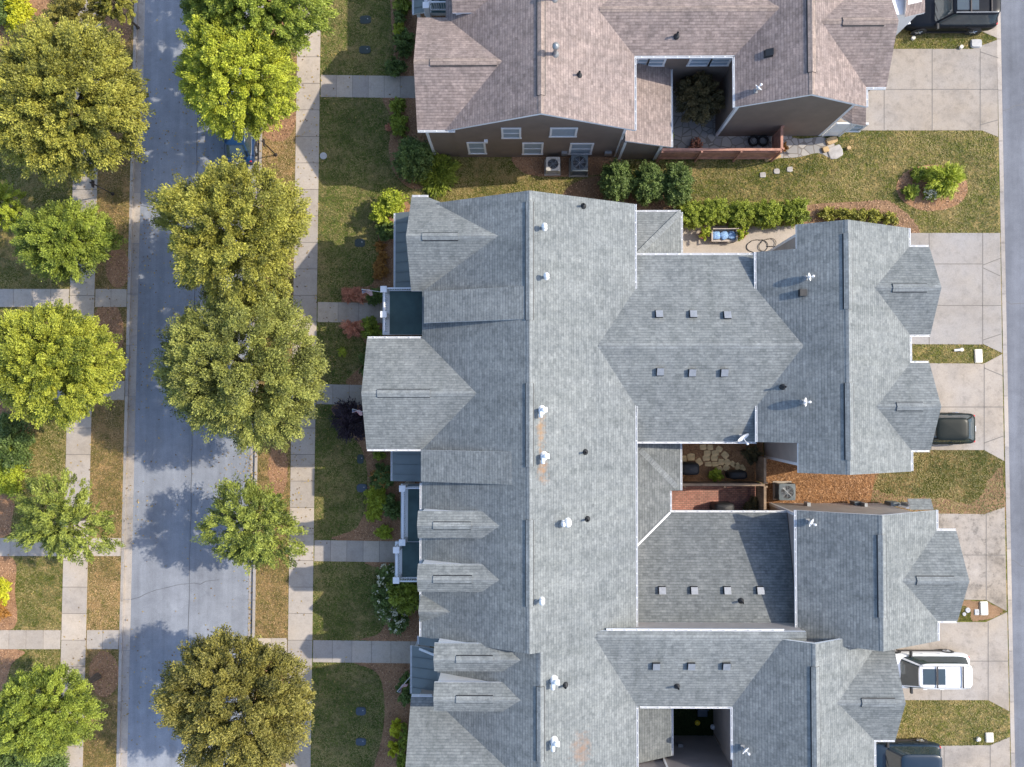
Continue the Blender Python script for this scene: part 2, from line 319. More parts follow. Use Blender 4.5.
# ------------------------------------------------------------------ mesh builder
LOCS = {}
def root(name, loc, label, cat, group=None, kind=None):
    o = bpy.data.objects.new(name, None); o.empty_display_size = 0.3; COL.objects.link(o)
    o.location = loc; LOCS[o.name] = Vector(loc)
    tag(o, label, cat, group, kind); return o
def tag(o, label=None, cat=None, group=None, kind=None):
    if label: o['label'] = label
    if cat: o['category'] = cat
    if group: o['group'] = group
    if kind: o['kind'] = kind
    return o
def kids(o): return [c for c in bpy.data.objects if c.parent == o]
def copy_tree(o, parent=None):
    c = o.copy(); COL.objects.link(c)
    if parent: c.parent = parent
    for ch in kids(o): copy_tree(ch, c)
    return c
class MB:
    def __init__(s): s.v = []; s.f = []; s.m = []; s.t = []; s.uv = {}
    def add(s, pts, faces, m=0, tint=None):
        b = len(s.v); s.v += [tuple(p) for p in pts]
        for f in faces:
            s.f.append([i+b for i in f]); s.m.append(m); s.t.append(random.random() if tint is None else tint)
        return s
    def box(s, x0, x1, y0, y1, z0, z1, m=0, tint=None):
        p = [(x, y, z) for z in (z0, z1) for y in (y0, y1) for x in (x0, x1)]
        t = random.random() if tint is None else tint
        return s.add(p, [(0,2,3,1), (4,5,7,6), (0,1,5,4), (2,6,7,3), (0,4,6,2), (1,3,7,5)], m, t)
    def obox(s, c, ax, hx, hy, z0, z1, m=0):      # box turned about z; ax = unit direction
        ax = Vector((ax[0], ax[1])).normalized(); ay = Vector((-ax.y, ax.x))
        p = []
        for z in (z0, z1):
            for sy in (-1, 1):
                for sx in (-1, 1):
                    q = Vector((c[0], c[1])) + ax*hx*sx + ay*hy*sy; p.append((q.x, q.y, z))
        return s.add(p, [(0,2,3,1), (4,5,7,6), (0,1,5,4), (2,6,7,3), (0,4,6,2), (1,3,7,5)], m, random.random())
    def prism(s, poly, z0, z1, m=0, tint=None):
        n = len(poly); a = sum(poly[i][0]*poly[(i+1)%n][1]-poly[(i+1)%n][0]*poly[i][1] for i in range(n))
        if a < 0: poly = poly[::-1]
        p = [(q[0], q[1], z0) for q in poly]+[(q[0], q[1], z1) for q in poly]
        f = [tuple(range(n-1, -1, -1)), tuple(range(n, 2*n))]+[(i, (i+1) % n, n+(i+1) % n, n+i) for i in range(n)]
        return s.add(p, f, m, random.random() if tint is None else tint)
    def face(s, poly, z, m=0, tint=None):
        n = len(poly); a = sum(poly[i][0]*poly[(i+1)%n][1]-poly[(i+1)%n][0]*poly[i][1] for i in range(n))
        if a < 0: poly = poly[::-1]
        return s.add([(q[0], q[1], z) for q in poly], [tuple(range(n))], m, tint)
    def cyl(s, p0, p1, r0, r1=None, n=10, m=0, cap=True):
        r1 = r0 if r1 is None else r1
        p0 = Vector(p0); p1 = Vector(p1); d = (p1-p0).normalized()
        a = d.orthogonal().normalized(); b = d.cross(a)
        pts = []
        for p, r in ((p0, r0), (p1, r1)):
            for i in range(n):
                t = 2*math.pi*i/n; pts.append(p+a*math.cos(t)*r+b*math.sin(t)*r)
        f = [(i, (i+1) % n, n+(i+1) % n, n+i) for i in range(n)]
        if cap: f += [tuple(range(n-1, -1, -1)), tuple(range(n, 2*n))]
        return s.add(pts, f, m, random.random())
    def tube(s, pts, r, n=6, m=0):
        for a, b in zip(pts[:-1], pts[1:]): s.cyl(a, b, r if not isinstance(r, tuple) else r[0], None, n, m)
        return s
    def lathe(s, c, prof, n=20, m=0, axis='z'):
        pts = []
        for r, z in prof:
            for i in range(n):
                t = 2*math.pi*i/n; q = (r*math.cos(t), r*math.sin(t), z)
                if axis == 'y': q = (q[0], q[2], q[1])
                pts.append((c[0]+q[0], c[1]+q[1], c[2]+q[2]))
        f = []
        k = len(prof)
        for j in range(k-1):
            for i in range(n): f.append((j*n+i, j*n+(i+1) % n, (j+1)*n+(i+1) % n, (j+1)*n+i))
        f += [tuple(range(n-1, -1, -1)), tuple(range((k-1)*n, k*n))]
        return s.add(pts, f, m, random.random())
    def slab(s, pts, t, m=0, ms=1):      # sloping roof slab with its top polygon pts; registers the top for roof_hit
        pts = [Vector(p) for p in pts]
        nrm = (pts[1]-pts[0]).cross(pts[2]-pts[0])
        for i in range(1, len(pts)-2):
            if nrm.length < 1e-6: nrm = (pts[i+1]-pts[i]).cross(pts[i+2]-pts[i])
        cen = sum(pts, Vector())/len(pts)
        nrm = Vector((0, 0, 0))
        for i in range(len(pts)): nrm += (pts[i]-cen).cross(pts[(i+1) % len(pts)]-cen)
        if nrm.z < 0: pts = pts[::-1]; nrm = -nrm
        nrm.normalize(); n = len(pts)
        u = Vector((-nrm.y, nrm.x, 0)); u = u.normalized() if u.length > 1e-4 else Vector((1, 0, 0)); v = nrm.cross(u)
        b = len(s.v); s.v += [tuple(p) for p in pts]+[(p.x, p.y, p.z-t) for p in pts]
        s.uv[len(s.f)] = [(p.dot(u), p.dot(v)) for p in pts]
        s.f.append([b+i for i in range(n)]); s.m.append(m); s.t.append(.5)
        s.f.append([b+n+i for i in range(n-1, -1, -1)]); s.m.append(ms); s.t.append(.5)
        for i in range(n):
            j = (i+1) % n; s.f.append([b+i, b+n+i, b+n+j, b+j]); s.m.append(ms); s.t.append(.5)
        ROOFS.append((pts, nrm)); return s
    def build(s, name, mats, parent=None, smooth=False, bevel=0.0):
        off = LOCS[parent.name] if parent is not None and parent.name in LOCS else Vector((0, 0, 0))
        me = bpy.data.meshes.new(name)
        me.from_pydata([(x-off.x, y-off.y, z-off.z) for x, y, z in s.v], [], s.f)
        if not isinstance(mats, (list, tuple)): mats = [mats]
        for m in mats: me.materials.append(m)
        me.polygons.foreach_set('material_index', s.m)
        at = me.attributes.new('tint', 'FLOAT', 'FACE'); at.data.foreach_set('value', s.t)
        if s.uv:
            ul = me.uv_layers.new(name='UVMap')
            for fi, uvs in s.uv.items():
                p = me.polygons[fi]
                for k, li in enumerate(p.loop_indices): ul.data[li].uv = uvs[k]
        if bevel:
            bm = bmesh.new(); bm.from_mesh(me)
            bmesh.ops.bevel(bm, geom=[e for e in bm.edges], offset=bevel, segments=2, affect='EDGES', profile=.6)
            bm.to_mesh(me); bm.free()
        if smooth: me.polygons.foreach_set('use_smooth', [True]*len(me.polygons))
        me.update()
        o = bpy.data.objects.new(name, me); COL.objects.link(o)
        if parent is not None:
            o.parent = parent
            LOCS[o.name] = off
        return o
ROOFS = []
def roof_hit(px, py):
    o = Vector((0, 0, H)); d = ray(px, py); best = None
    for pts, n in ROOFS:
        t = (pts[0]-o).dot(n)/d.dot(n); p = o+d*t
        ins = True
        for i in range(len(pts)):          # point in polygon (xy, even-odd)
            pass
        c = False; j = len(pts)-1
        for i in range(len(pts)):
            a, b = pts[i], pts[j]
            if (a.y > p.y) != (b.y > p.y) and p.x < (b.x-a.x)*(p.y-a.y)/(b.y-a.y)+a.x: c = not c
            j = i
        if c and (best is None or p.z > best[0].z): best = (p, n)
    if best is None: return W(px, py, 5.5), Vector((0, 0, 1))
    return best

# ------------------------------------------------------------------ roofs / walls
def zr(x, r, hr, a, ha, b, hb):
    return ha+(hr-ha)*(x-a)/(r-a) if x < r else hb+(hr-hb)*(b-x)/(b-r)
def P3(axis, c, s, z): return (c, s, z) if axis == 'y' else (s, c, z)
def gable_roof(mb, axis, r, hr, a, ha, b, hb, s0, s1, t=.17):
    mb.slab([P3(axis, a, s0, ha), P3(axis, r, s0, hr), P3(axis, r, s1, hr), P3(axis, a, s1, ha)], t)
    mb.slab([P3(axis, r, s0, hr), P3(axis, b, s0, hb), P3(axis, b, s1, hb), P3(axis, r, s1, hr)], t)
def gable_wall(mb, axis, r, hr, a, ha, b, hb, s0, s1, ins=.32, ins0=None, ins1=None, z0=-.05):
    a2, b2 = a+ins, b-ins; d = .09
    za = zr(a2, r, hr, a, ha, b, hb)-d; zb = zr(b2, r, hr, a, ha, b, hb)-d
    q0 = s0+(ins if ins0 is None else ins0); q1 = s1-(ins if ins1 is None else ins1)
    prof = [(a2, z0), (b2, z0), (b2, zb), (r, hr-d), (a2, za)]
    p = [P3(axis, c, q0, z) for c, z in prof]+[P3(axis, c, q1, z) for c, z in prof]
    f = [(4,3,2,1,0), (5,6,7,8,9)]+[(i, (i+1) % 5, 5+(i+1) % 5, 5+i) for i in range(5)]
    if axis == 'x': f = [tuple(reversed(q)) for q in f]
    mb.add(p, f, 0, .5)
def cap_strip(par, name, mats, axis, r, hr, pl, pr, s0, s1, wd, lift):   # inverted-V strip along a ridge; pl/pr = slopes
    mb = MB(); n = len(ROOFS); t = lift+.02
    mb.slab([P3(axis, r-wd, s0, hr+lift-pl*wd), P3(axis, r, s0, hr+lift), P3(axis, r, s1, hr+lift), P3(axis, r-wd, s1, hr+lift-pl*wd)], t)
    mb.slab([P3(axis, r, s0, hr+lift), P3(axis, r+wd, s0, hr+lift-pr*wd), P3(axis, r+wd, s1, hr+lift-pr*wd), P3(axis, r, s1, hr+lift)], t)
    del ROOFS[n:]
    return mb.build(name, mats, par)
def gutter(par, axis, c, s0, s1, z, side):     # open channel along an eave, side = +1/-1 outwards
    mb = MB(); o = c+side*.012; e = c+side*.105
    def bx(c0, c1, a0, a1, z0, z1):
        c0, c1 = min(c0, c1), max(c0, c1)
        if axis == 'y': mb.box(c0, c1, a0, a1, z0, z1, 0, .5)
        else: mb.box(a0, a1, c0, c1, z0, z1, 0, .5)
    bx(o, o+side*.018, s0, s1, z-.12, z+.012); bx(e-side*.022, e, s0, s1, z-.12, z+.006); bx(o+side*.02, e-side*.024, s0+.002, s1-.002, z-.12, z-.10)
    k = s0+.35
    while k < s1-.1:
        bx(o+side*.02, e-side*.024, k, k+.05, z-.02, z-.004); k += .62
    return mb.build('gutter', M['white'], par)
def corner_board(par, x, y, sx, sy, z0, z1):
    mb = MB(); w = .13; t = .018
    x0, x1 = sorted((x+sx*t, x-sx*w)); y0, y1 = sorted((y+sy*t, y-sy*w))
    mb.box(x0, x1, y0, y1, z0, z1); return mb.build('corner_board', M['white'], par)
def window(par, side, c, a0, a1, z0, z1, mull=True, vert=0, pane='blind'):
    """side: 's','n','e','w' – outward facing; c = wall plane; a0..a1 along it"""
    sg = {'s': -1, 'w': -1, 'n': 1, 'e': 1}[side]; ax = 'y' if side in 'sn' else 'x'
    mb = MB(); gb = MB()
    def bx(m, d0, d1, u0, u1, w0, w1):
        p0, p1 = sorted((c+sg*d0, c+sg*d1))
        if ax == 'y': m.box(u0, u1, p0, p1, w0, w1)
        else: m.box(p0, p1, u0, u1, w0, w1)
    f = .11
    bx(mb, -.05, .05, a0-f, a1+f, z1, z1+f); bx(mb, -.05, .06, a0-f-.03, a1+f+.03, z0-f, z0)
    bx(mb, -.05, .05, a0-f, a0, z0, z1); bx(mb, -.05, .05, a1, a1+f, z0, z1)
    if mull: bx(mb, -.05, .035, a0, a1, (z0+z1)/2-.03, (z0+z1)/2+.03)
    for k in range(vert):
        u = a0+(a1-a0)*(k+1)/(vert+1); bx(mb, -.05, .036, u-.035, u+.035, z0, z1)
    bx(gb, -.05, .014, a0, a1, z0, z1)
    w = mb.build('window', M['white'], par); gb.build('pane', M[pane], w); return w
def door(par, side, c, a0, a1, z0, z1, mat, name='front_door', panels=(1, 2)):
    sg = {'s': -1, 'w': -1, 'n': 1, 'e': 1}[side]; ax = 'y' if side in 'sn' else 'x'
    mb = MB()
    def bx(d0, d1, u0, u1, w0, w1, m=0):
        p0, p1 = sorted((c+sg*d0, c+sg*d1))
        if ax == 'y': mb.box(u0, u1, p0, p1, w0, w1, m)
        else: mb.box(p0, p1, u0, u1, w0, w1, m)
    bx(-.04, .02, a0, a1, z0, z1)
    for (u0, u1, w0, w1) in ((a0-.1, a0, z0, z1+.1), (a1, a1+.1, z0, z1+.1), (a0, a1, z1, z1+.1)): bx(-.04, .05, u0, u1, w0, w1, 1)
    nx, nz = panels
    for i in range(nx):
        for j in range(nz):
            u0 = a0+(a1-a0)*(i+.12)/nx; u1 = a0+(a1-a0)*(i+.88)/nx; w0 = z0+(z1-z0)*(j+.12)/nz; w1 = z0+(z1-z0)*(j+.88)/nz
            bx(.02, .032, u0, u1, w0, w1)
    return mb.build(name, [mat, M['white']], par)
def box_vent(par, px, py, mat=None):
    p, n = roof_hit(px, py); mb = MB(); s = .21; q = Quaternion((0, 0, 1), 0)
    sl = lambda dx, dy: -(n.x*dx+n.y*dy)/n.z
    for a, b, m in ((-.02, .10, 0),):
        pts = []
        for z in (a, b+.05):
            for dy in (-s, s):
                for dx in (-s, s): pts.append((p.x+dx*(1 if z == a else .8), p.y+dy*(1 if z == a else .8), p.z+z+sl(dx, dy)))
        mb.add(pts, [(0,2,3,1), (4,5,7,6), (0,1,5,4), (2,6,7,3), (0,4,6,2), (1,3,7,5)], 1, .5)
        t_ = [(q[0]+(q[0]-p.x)*.06, q[1]+(q[1]-p.y)*.06, q[2]+.004) for q in pts[4:]]; mb.add(t_+[(q[0], q[1], q[2]+.03) for q in t_], [(0,2,3,1), (4,5,7,6), (0,1,5,4), (2,6,7,3), (0,4,6,2), (1,3,7,5)], 0, .5)
    return mb.build('roof_vent', [mat or M['grey'], M['black']], par)
def pipe_vent(par, px, py):
    p, n = roof_hit(px, py); mb = MB()
    mb.lathe((p.x, p.y, p.z-.1), [(.17, .04), (.15, .13), (.07, .2), (.055, .22), (.055, .52), (.045, .52), (.045, .4)], 12)
    return mb.build('vent_pipe', M['black'], par, True)
def flue(par, px, py, mat, h=.75, r=.12):
    p, n = roof_hit(px, py); mb = MB()
    mb.lathe((p.x, p.y, p.z-.1), [(r*2.3, .02), (r*2.1, .12), (r*1.1, .22), (r, .24), (r, h), (r*1.9, h+.02), (r*1.9, h+.16), (r*.4, h+.26), (.01, h+.27)], 14)
    return mb.build('flue_cap', mat, par, True)
def tee_pipe(par, px, py, sy=-1):     # white exhaust with a bent hood
    p, n = roof_hit(px, py); mb = MB()
    mb.lathe((p.x, p.y, p.z-.1), [(.26, .02), (.24, .1), (.11, .2), (.10, .5), (.10, .5)], 12)
    mb.cyl((p.x-.02, p.y, p.z+.36), (p.x+.30, p.y-.02*sy, p.z+.40), .10, .14, 12)
    mb.cyl((p.x, p.y, p.z+.36), (p.x-.02, p.y+.34*sy, p.z+.30), .085, .11, 12)
    return mb.build('exhaust_hood', M['white'], par, True)
def dish(name, px, py, dirdeg, label, r=.30, tilt=35):
    r *= .8
    p, n = roof_hit(px, py)
    o = root(name, p, label, 'satellite dish', 'satellite dishes on the roofs')
    mb = MB(); mb.box(p.x-.12, p.x+.12, p.y-.12, p.y+.12, p.z-.05, p.z+.035)
    mb.cyl((p.x, p.y, p.z), (p.x, p.y, p.z+.26), .025)
    mb.build('mast', M['grey'], o)
    a = R_(dirdeg); d = Vector((math.cos(a)*math.cos(R_(tilt)), math.sin(a)*math.cos(R_(tilt)), math.sin(R_(tilt))))
    u = d.orthogonal().normalized(); v = d.cross(u); c = p+Vector((0, 0, .28)); pts = []; f = []; n_ = 18
    for k, rr in enumerate((.0, .35, .7, 1.0)):
        for i in range(n_):
            t = 2*math.pi*i/n_; pts.append(c+(u*math.cos(t)+v*math.sin(t))*r*max(rr, .02)+d*(.09*rr*rr))
    for k in range(3):
        for i in range(n_): f.append((k*n_+i, k*n_+(i+1) % n_, (k+1)*n_+(i+1) % n_, (k+1)*n_+i))
    m2 = MB(); m2.add(pts, f, 0, .5); m2.add([q-d*.015 for q in pts], [tuple(reversed(x)) for x in f], 0, .5)
    m2.build('reflector', M['white'], o, True)
    m3 = MB(); e = c+d*r*1.5-Vector((0, 0, .12)); m3.cyl(c-Vector((0, 0, .12)), e, .016); m3.build('feed_arm', M['white'], o)
    m4 = MB(); m4.lathe((e.x, e.y, e.z-.06), [(.03, 0), (.065, .02), (.065, .10), (.03, .13)], 10); m4.build('receiver', M['white'], o, True)
    return o
def house_gutter(par, side, c, s0, s1, z):
    gutter(par, 'y' if side in 'ew' else 'x', c, s0, s1, z, {'e': 1, 'n': 1, 'w': -1, 's': -1}[side])

def ridge_vent(par, fam, axis, r, hr, pl, pr, v0, v1, wd=.18):
    v = cap_strip(par, 'ridge_vent', [M[fam+'cap'], M['black']], axis, r, hr, pl, pr, v0, v1, wd, .065)
    cap_strip(v, 'vent_baffle', [M['black'], M['black']], axis, r, hr, pl, pr, v0+.01, v1-.01, wd+.035, .035); return v
# a roof block = roof + walls + ridge cap
def block(par, fam, axis, r, hr, a, ha, b, hb, s0, s1, wall='beigewall', ins0=None, ins1=None, walls=True, cap=None, vents=(), roofname='roof', wins=.32, z0=-.05):
    mb = MB(); gable_roof(mb, axis, r, hr, a, ha, b, hb, s0, s1)
    rf = mb.build(roofname, [M[fam+'shingle'], M['white']], par)
    if walls:
        wb = MB(); gable_wall(wb, axis, r, hr, a, ha, b, hb, s0, s1, wins, ins0, ins1, z0); wb.build('wall', M[wall], par)
    pl = (hr-ha)/(r-a); pr = (hr-hb)/(b-r); c0, c1 = cap if cap else (s0, s1)
    cap_strip(rf, 'ridge_cap', [M[fam+'cap'], M[fam+'cap']], axis, r, hr, pl, pr, c0+.003, c1-.003, .145, .014)
    for v0, v1 in vents:
        ridge_vent(rf, fam, axis, r, hr, pl, pr, v0, v1)
    return rf

# ------------------------------------------------------------------ foliage
def leaf_object(name, C, D, Nn, ln, wd, tint, mat, parent):
    """one quad leaf per row, slightly folded: C centre, D long axis, Nn normal"""
    n = len(C); D = D/np.linalg.norm(D, axis=1)[:, None]
    S = np.cross(Nn, D); sl = np.linalg.norm(S, axis=1)[:, None]; S = S/np.maximum(sl, 1e-6)
    ln = ln[:, None]; wd = wd[:, None]
    V = np.empty((n, 4, 3)); V[:, 0] = C-D*ln*.5; V[:, 1] = C+S*wd*.5-D*ln*.05; V[:, 2] = C+D*ln*.5; V[:, 3] = C-S*wd*.5-D*ln*.05
    me = bpy.data.meshes.new(name); me.vertices.add(4*n); me.loops.add(4*n); me.polygons.add(n)
    off = np.array(LOCS[parent.name]) if parent is not None and parent.name in LOCS else np.zeros(3)
    me.vertices.foreach_set('co', (V.reshape(-1, 3)-off).ravel().astype(np.float32))
    me.loops.foreach_set('vertex_index', np.arange(4*n, dtype=np.int32))
    me.polygons.foreach_set('loop_start', np.arange(0, 4*n, 4, dtype=np.int32)); me.polygons.foreach_set('loop_total', np.full(n, 4, dtype=np.int32))
    me.update(calc_edges=True)
    at = me.attributes.new('tint', 'FLOAT', 'FACE'); at.data.foreach_set('value', np.clip(tint, 0, 1).astype(np.float32))
    me.materials.append(mat); o = bpy.data.objects.new(name, me); COL.objects.link(o)
    if parent is not None: o.parent = parent; LOCS[o.name] = Vector(off)
    return o
def unit(n, zmin=-1.0):
    out = np.empty((0, 3))
    while len(out) < n:
        v = RNG.normal(size=(n*2, 3)); v /= np.linalg.norm(v, axis=1)[:, None]; out = np.vstack([out, v[v[:, 2] > zmin]])
    return out[:n]
def crown_points(c, rx, ry, rz, nc, nl, clump, zmin=-.35, rough=.16, spray=.75, tang=.82, boxy=0):
    """clumps of leaves through an uneven envelope; returns centre, outward dir, clump tint"""
    ph = RNG.uniform(0, 6.28, 6); dirs = unit(nc, zmin)
    az = np.arctan2(dirs[:, 1], dirs[:, 0])
    env = 1+rough*(np.sin(2*az+ph[0])*.5+np.sin(3*az+ph[1])*.5+np.sin(5*az+ph[2])*.4+np.sin(4*dirs[:, 2]*3+ph[3])*.3)
    rad = np.where(RNG.random(nc) < .66, RNG.uniform(.82, 1.0, nc), RNG.uniform(.35, .82, nc))*env
    cc = dirs*rad[:, None]*np.array([rx, ry, rz])
    cr = clump*RNG.uniform(.6, 1.35, nc); ct = RNG.uniform(0, 1, nc)
    if boxy: cc *= (1/np.sum(np.abs(dirs)**boxy, axis=1)**(1/boxy))[:, None]*.92
    idx = np.repeat(np.arange(nc), nl)
    d2 = unit(len(idx)); r2 = RNG.random(len(idx))**.4
    loc = d2*(cr[idx]*r2)[:, None]*np.array([1, 1, .7]); dd = dirs[idx]
    loc = loc*tang+dd*(np.sum(loc*dd, axis=1)[:, None])*spray      # sprays reach outwards
    P = cc[idx]+loc; out = P/np.array([rx, ry, rz])
    return P+np.array(c), d2, out, ct[idx]
def tree(name, px, py, rpx, hc, rz, mat, label, cat='tree', nc=150, nl=230, leaf=(.24, .12), clump=.19, ry=None, group=None, droop=.3, spiky=False, rough=.11, zmin=-.35, base=None, trunk_r=.16):
    cw = W(px, py, hc); s = F/(H-hc); rx = rpx/s*.93; ryy = (ry or rpx)/s*.93
    bz = (cw.x, cw.y, 0.0) if base is None else base
    nc = int(nc*(2.6 if spiky else 3.3)); nl = int(nl*(.70 if spiky else 1.08)); leaf = (leaf[0]*(.52 if spiky else .50), leaf[1]*(.62 if spiky else .48)); clump *= (.66 if spiky else .73)
    o = root(name, bz, label, cat, group)
    if spiky: rx *= .90; ryy *= .90
    P, d2, out, ct = crown_points(cw, rx, ryy, rz, nc, nl, clump*min(rx, ryy)*.92, zmin, rough, *((.9, .75) if spiky else (.85, .80)))
    n = len(P)
    outn = out/np.maximum(np.linalg.norm(out, axis=1)[:, None], 1e-6)
    if spiky: D = outn*np.array([.8, .8, .3])+RNG.normal(0, .5, (n, 3))+np.array([0, 0, -.15])
    else: D = d2*.5+outn*.75+RNG.normal(0, .5, (n, 3))+np.array([0, 0, -droop])
    Nn = outn*.5+np.array([0, 0, .75])+RNG.normal(0, .42, (n, 3))
    t = -.02+.62*ct+.42*RNG.random(n)
    k = RNG.uniform(.65, 1.35, n)
    leaf_object('crown', P, D, Nn, leaf[0]*k, leaf[1]*k, t, mat, o)
    tb = MB(); b = Vector(bz); top = Vector((cw.x, cw.y, cw.z-rz*.1)); fork = b.lerp(top, .55)
    fork.z = max(1.5, cw.z-rz*.65)
    tb.cyl(b-Vector((0, 0, .1)), b+Vector((0, 0, .3)), trunk_r*1.5, trunk_r*1.05); tb.cyl(b+Vector((0, 0, .28)), fork, trunk_r*1.05, trunk_r*.8); tb.cyl(fork, top, trunk_r*.8, trunk_r*.3)
    for i in range(8):
        a = i*2.4+random.random(); e = Vector((cw.x+math.cos(a)*rx*.68, cw.y+math.sin(a)*ryy*.68, cw.z+rz*random.uniform(-.2, .5)))
        st_ = fork.lerp(top, random.uniform(0, .5)); mid = st_.lerp(e, .5)+Vector((0, 0, .2))
        tb.cyl(st_, mid, trunk_r*.5, trunk_r*.32, 7); tb.cyl(mid, e, trunk_r*.32, trunk_r*.1, 6)
    tb.build('trunk', M['bark'], o); return o
def shrub(name, px, py, rpx, h, mat, label, cat='shrub', ry=None, group=None, n=None, leaf=(.13, .07), flowers=None, spiky=False, nfl=60, dome=.55, z0=0.0, clump=.36, rough=.07, boxy=0, ncm=1):
    """low bush: leaves through a dome; rpx = half-width in pixels at its height"""
    hh = h*.55; cw = W(px, py, hh+z0); s = F/(H-hh-z0); rx = rpx/s*1.06; ryy = (ry or rpx)/s*1.06
    o = root(name, (cw.x, cw.y, z0), label, cat, group)
    n = int(1.6*n) if n else int(min(12000, 700+2600*rx*ryy*4))
    nc = int(ncm*max(16, int(46*(rx*ryy)**.5)+16))
    P, d2, out, ct = crown_points((cw.x, cw.y, z0+h*.48), rx*.88, ryy*.88, h*.5, nc, max(6, n//nc), clump*min(rx, ryy, 1.0), -.5, rough, boxy=boxy)
    P[:, 2] = np.maximum(P[:, 2], z0+.03)
    m = len(P); outn = out/np.maximum(np.linalg.norm(out, axis=1)[:, None], 1e-6)
    D = outn*np.array([1, 1, .6])*1.1+RNG.normal(0, .3, (m, 3)) if spiky else d2*.5+outn*.4+RNG.normal(0, .6, (m, 3))
    Nn = outn*.6+np.array([0, 0, .6])+RNG.normal(0, .45, (m, 3)); k = RNG.uniform(.6, 1.35, m)
    leaf_object('foliage', P, D, Nn, leaf[0]*k, leaf[1]*k, .08+.5*ct+.42*RNG.random(m), mat, o)
    sb = MB()
    for i in range(5):
        a = i*1.256+.3; sb.cyl((cw.x+.05*math.cos(a), cw.y+.05*math.sin(a), z0-.05), (cw.x+math.cos(a)*rx*.5, cw.y+math.sin(a)*ryy*.5, z0+h*.6), .025, .01, 5)
    sb.build('stem', M['bark'], o)
    if flowers:
        u = unit(nfl, .0); FP = np.array((cw.x, cw.y, z0+h*.5))+u*np.array([rx*.95, ryy*.95, h*.56])
        reps = 9; idx = np.repeat(np.arange(nfl), reps); fp = FP[idx]+RNG.normal(0, .05, (len(idx), 3))
        leaf_object('blossom', fp, RNG.normal(size=(len(idx), 3)), RNG.normal(0, .4, (len(idx), 3))+np.array([0, 0, 1]), np.full(len(idx), .11), np.full(len(idx), .09), RNG.random(len(idx)), flowers, o)
    return o
# ------------------------------------------------------------------ ground, streets, walks
GZ = -0.13
def smooth(pts, n=5):
    out = []; k = len(pts)
    for i in range(k):
        p0, p1, p2, p3 = (Vector(pts[(i+j-1) % k]) for j in range(4))
        for t in (q/n for q in range(n)):
            out.append(tuple(.5*((2*p1)+(p2-p0)*t+(2*p0-5*p1+4*p2-p3)*t*t+(3*p1-p0-3*p2+p3)*t**3)))
    return out
def px_poly(pts, h=0): return [W(x, y, h)[:2] for x, y in pts]
EXCL = []; BEDS = []
def sheet(name, pts, z, mat, sm=0, kind='structure', wob=0):
    if sm: pts = smooth(pts, sm)
    if wob: pts = [(x+random.uniform(-wob, wob), y+random.uniform(-wob, wob)) for x, y in pts]
    poly = px_poly(pts); b = MB()
    if name not in ('verge_lawn', 'front_lawn', 'patchy_lawn', 'grass_island', 'court_turf', 'lawn_dirt_edge'): EXCL.append(np.array(poly))
    if name in ('mulch_bed', 'mulch_island', 'tree_ring') and mat is not M['lawn_dry']: BEDS.append(np.array(poly))
    if sm or wob or len(pts) > 4:
        bm = bmesh.new(); vs = [bm.verts.new((x, y, z)) for x, y in poly]; f = bm.faces.new(vs)
        if f.normal.z < 0: f.normal_flip()
        bm.normal_update()
        if f.normal.z < 0: f.normal_flip()
        bmesh.ops.triangulate(bm, faces=[f]); bm.verts.index_update()
        b.v = [tuple(v.co) for v in bm.verts]; b.f = [[v.index for v in q.verts] for q in bm.faces]; b.m = [0]*len(b.f); b.t = [.5]*len(b.f); bm.free()
    else: b.face(poly, z, 0, .5)
    o = b.build(name, mat); tag(o, kind=kind); return o
def xL(y): return 134.5-.0235*y
def xR(y): return 264-.0145*y
def wa(y): return 77.5-.025*y
def wb(y): return 102-.025*y
def ea(y): return 298-.0155*y
def eb(y): return 321-.0135*y
def kx(y): return 996+.0195*y
YT, YB = -420, 1190
b = MB(); b.face([(-500, -500), (500, -500), (500, 500), (-500, 500)], GZ-.02); tag(b.build('ground', M['lawn']), kind='structure')
def wpt(x, y): return W(x, y, 0)[:2]
# three raised lawn blocks between the streets
def block_lawn(pts):
    q = MB(); q.prism([wpt(*p) for p in pts], GZ-.05, 0.0); tag(q.build('lawn', M['lawn']), kind='structure')
block_lawn([(-900, YT), (xL(YT), YT), (xL(YB), YB), (-900, YB)])
block_lawn([(xR(YT), YT), (kx(YT), YT), (kx(YB), YB), (xR(YB), YB)])
block_lawn([(kx(YT)+112, YT), (1900, YT), (1900, YB), (kx(YB)+112, YB)])
q = MB(); q.face([wpt(xL(YT), YT), wpt(xR(YT), YT), wpt(xR(YB), YB), wpt(xL(YB), YB)], GZ); tag(q.build('road', M['asphalt']), kind='structure')
q = MB(); q.face([wpt(kx(YT), YT), wpt(kx(YT)+112, YT), wpt(kx(YB)+112, YB), wpt(kx(YB), YB)], GZ); tag(q.build('alley_road', M['asphalt2']), kind='structure')
def strip(name, fa, fb, z0, z1, mat, step, gap=.012, y0=YT, y1=YB):
    q = MB(); y = y0
    while y < y1:
        e = min(y+step, y1); g = gap*17
        q.prism([wpt(fa(y+g), y+g), wpt(fb(y+g), y+g), wpt(fb(e-g), e-g), wpt(fa(e-g), e-g)], z0, z1); y = e
    tag(q.build(name, mat), kind='structure')
strip('kerb', lambda y: xL(y)-.2, lambda y: xL(y)+2.6, GZ-.05, .015, M['kerb'], 51)
strip('gutter_pan', lambda y: xL(y)+2.7, lambda y: xL(y)+9.5, GZ-.05, GZ+.012, M['kerb'], 51)
strip('kerb', lambda y: xR(y)-2.6, lambda y: xR(y)+.2, GZ-.05, .015, M['kerb'], 51)
strip('gutter_pan', lambda y: xR(y)-7.5, lambda y: xR(y)-2.7, GZ-.05, GZ+.012, M['kerb'], 51)
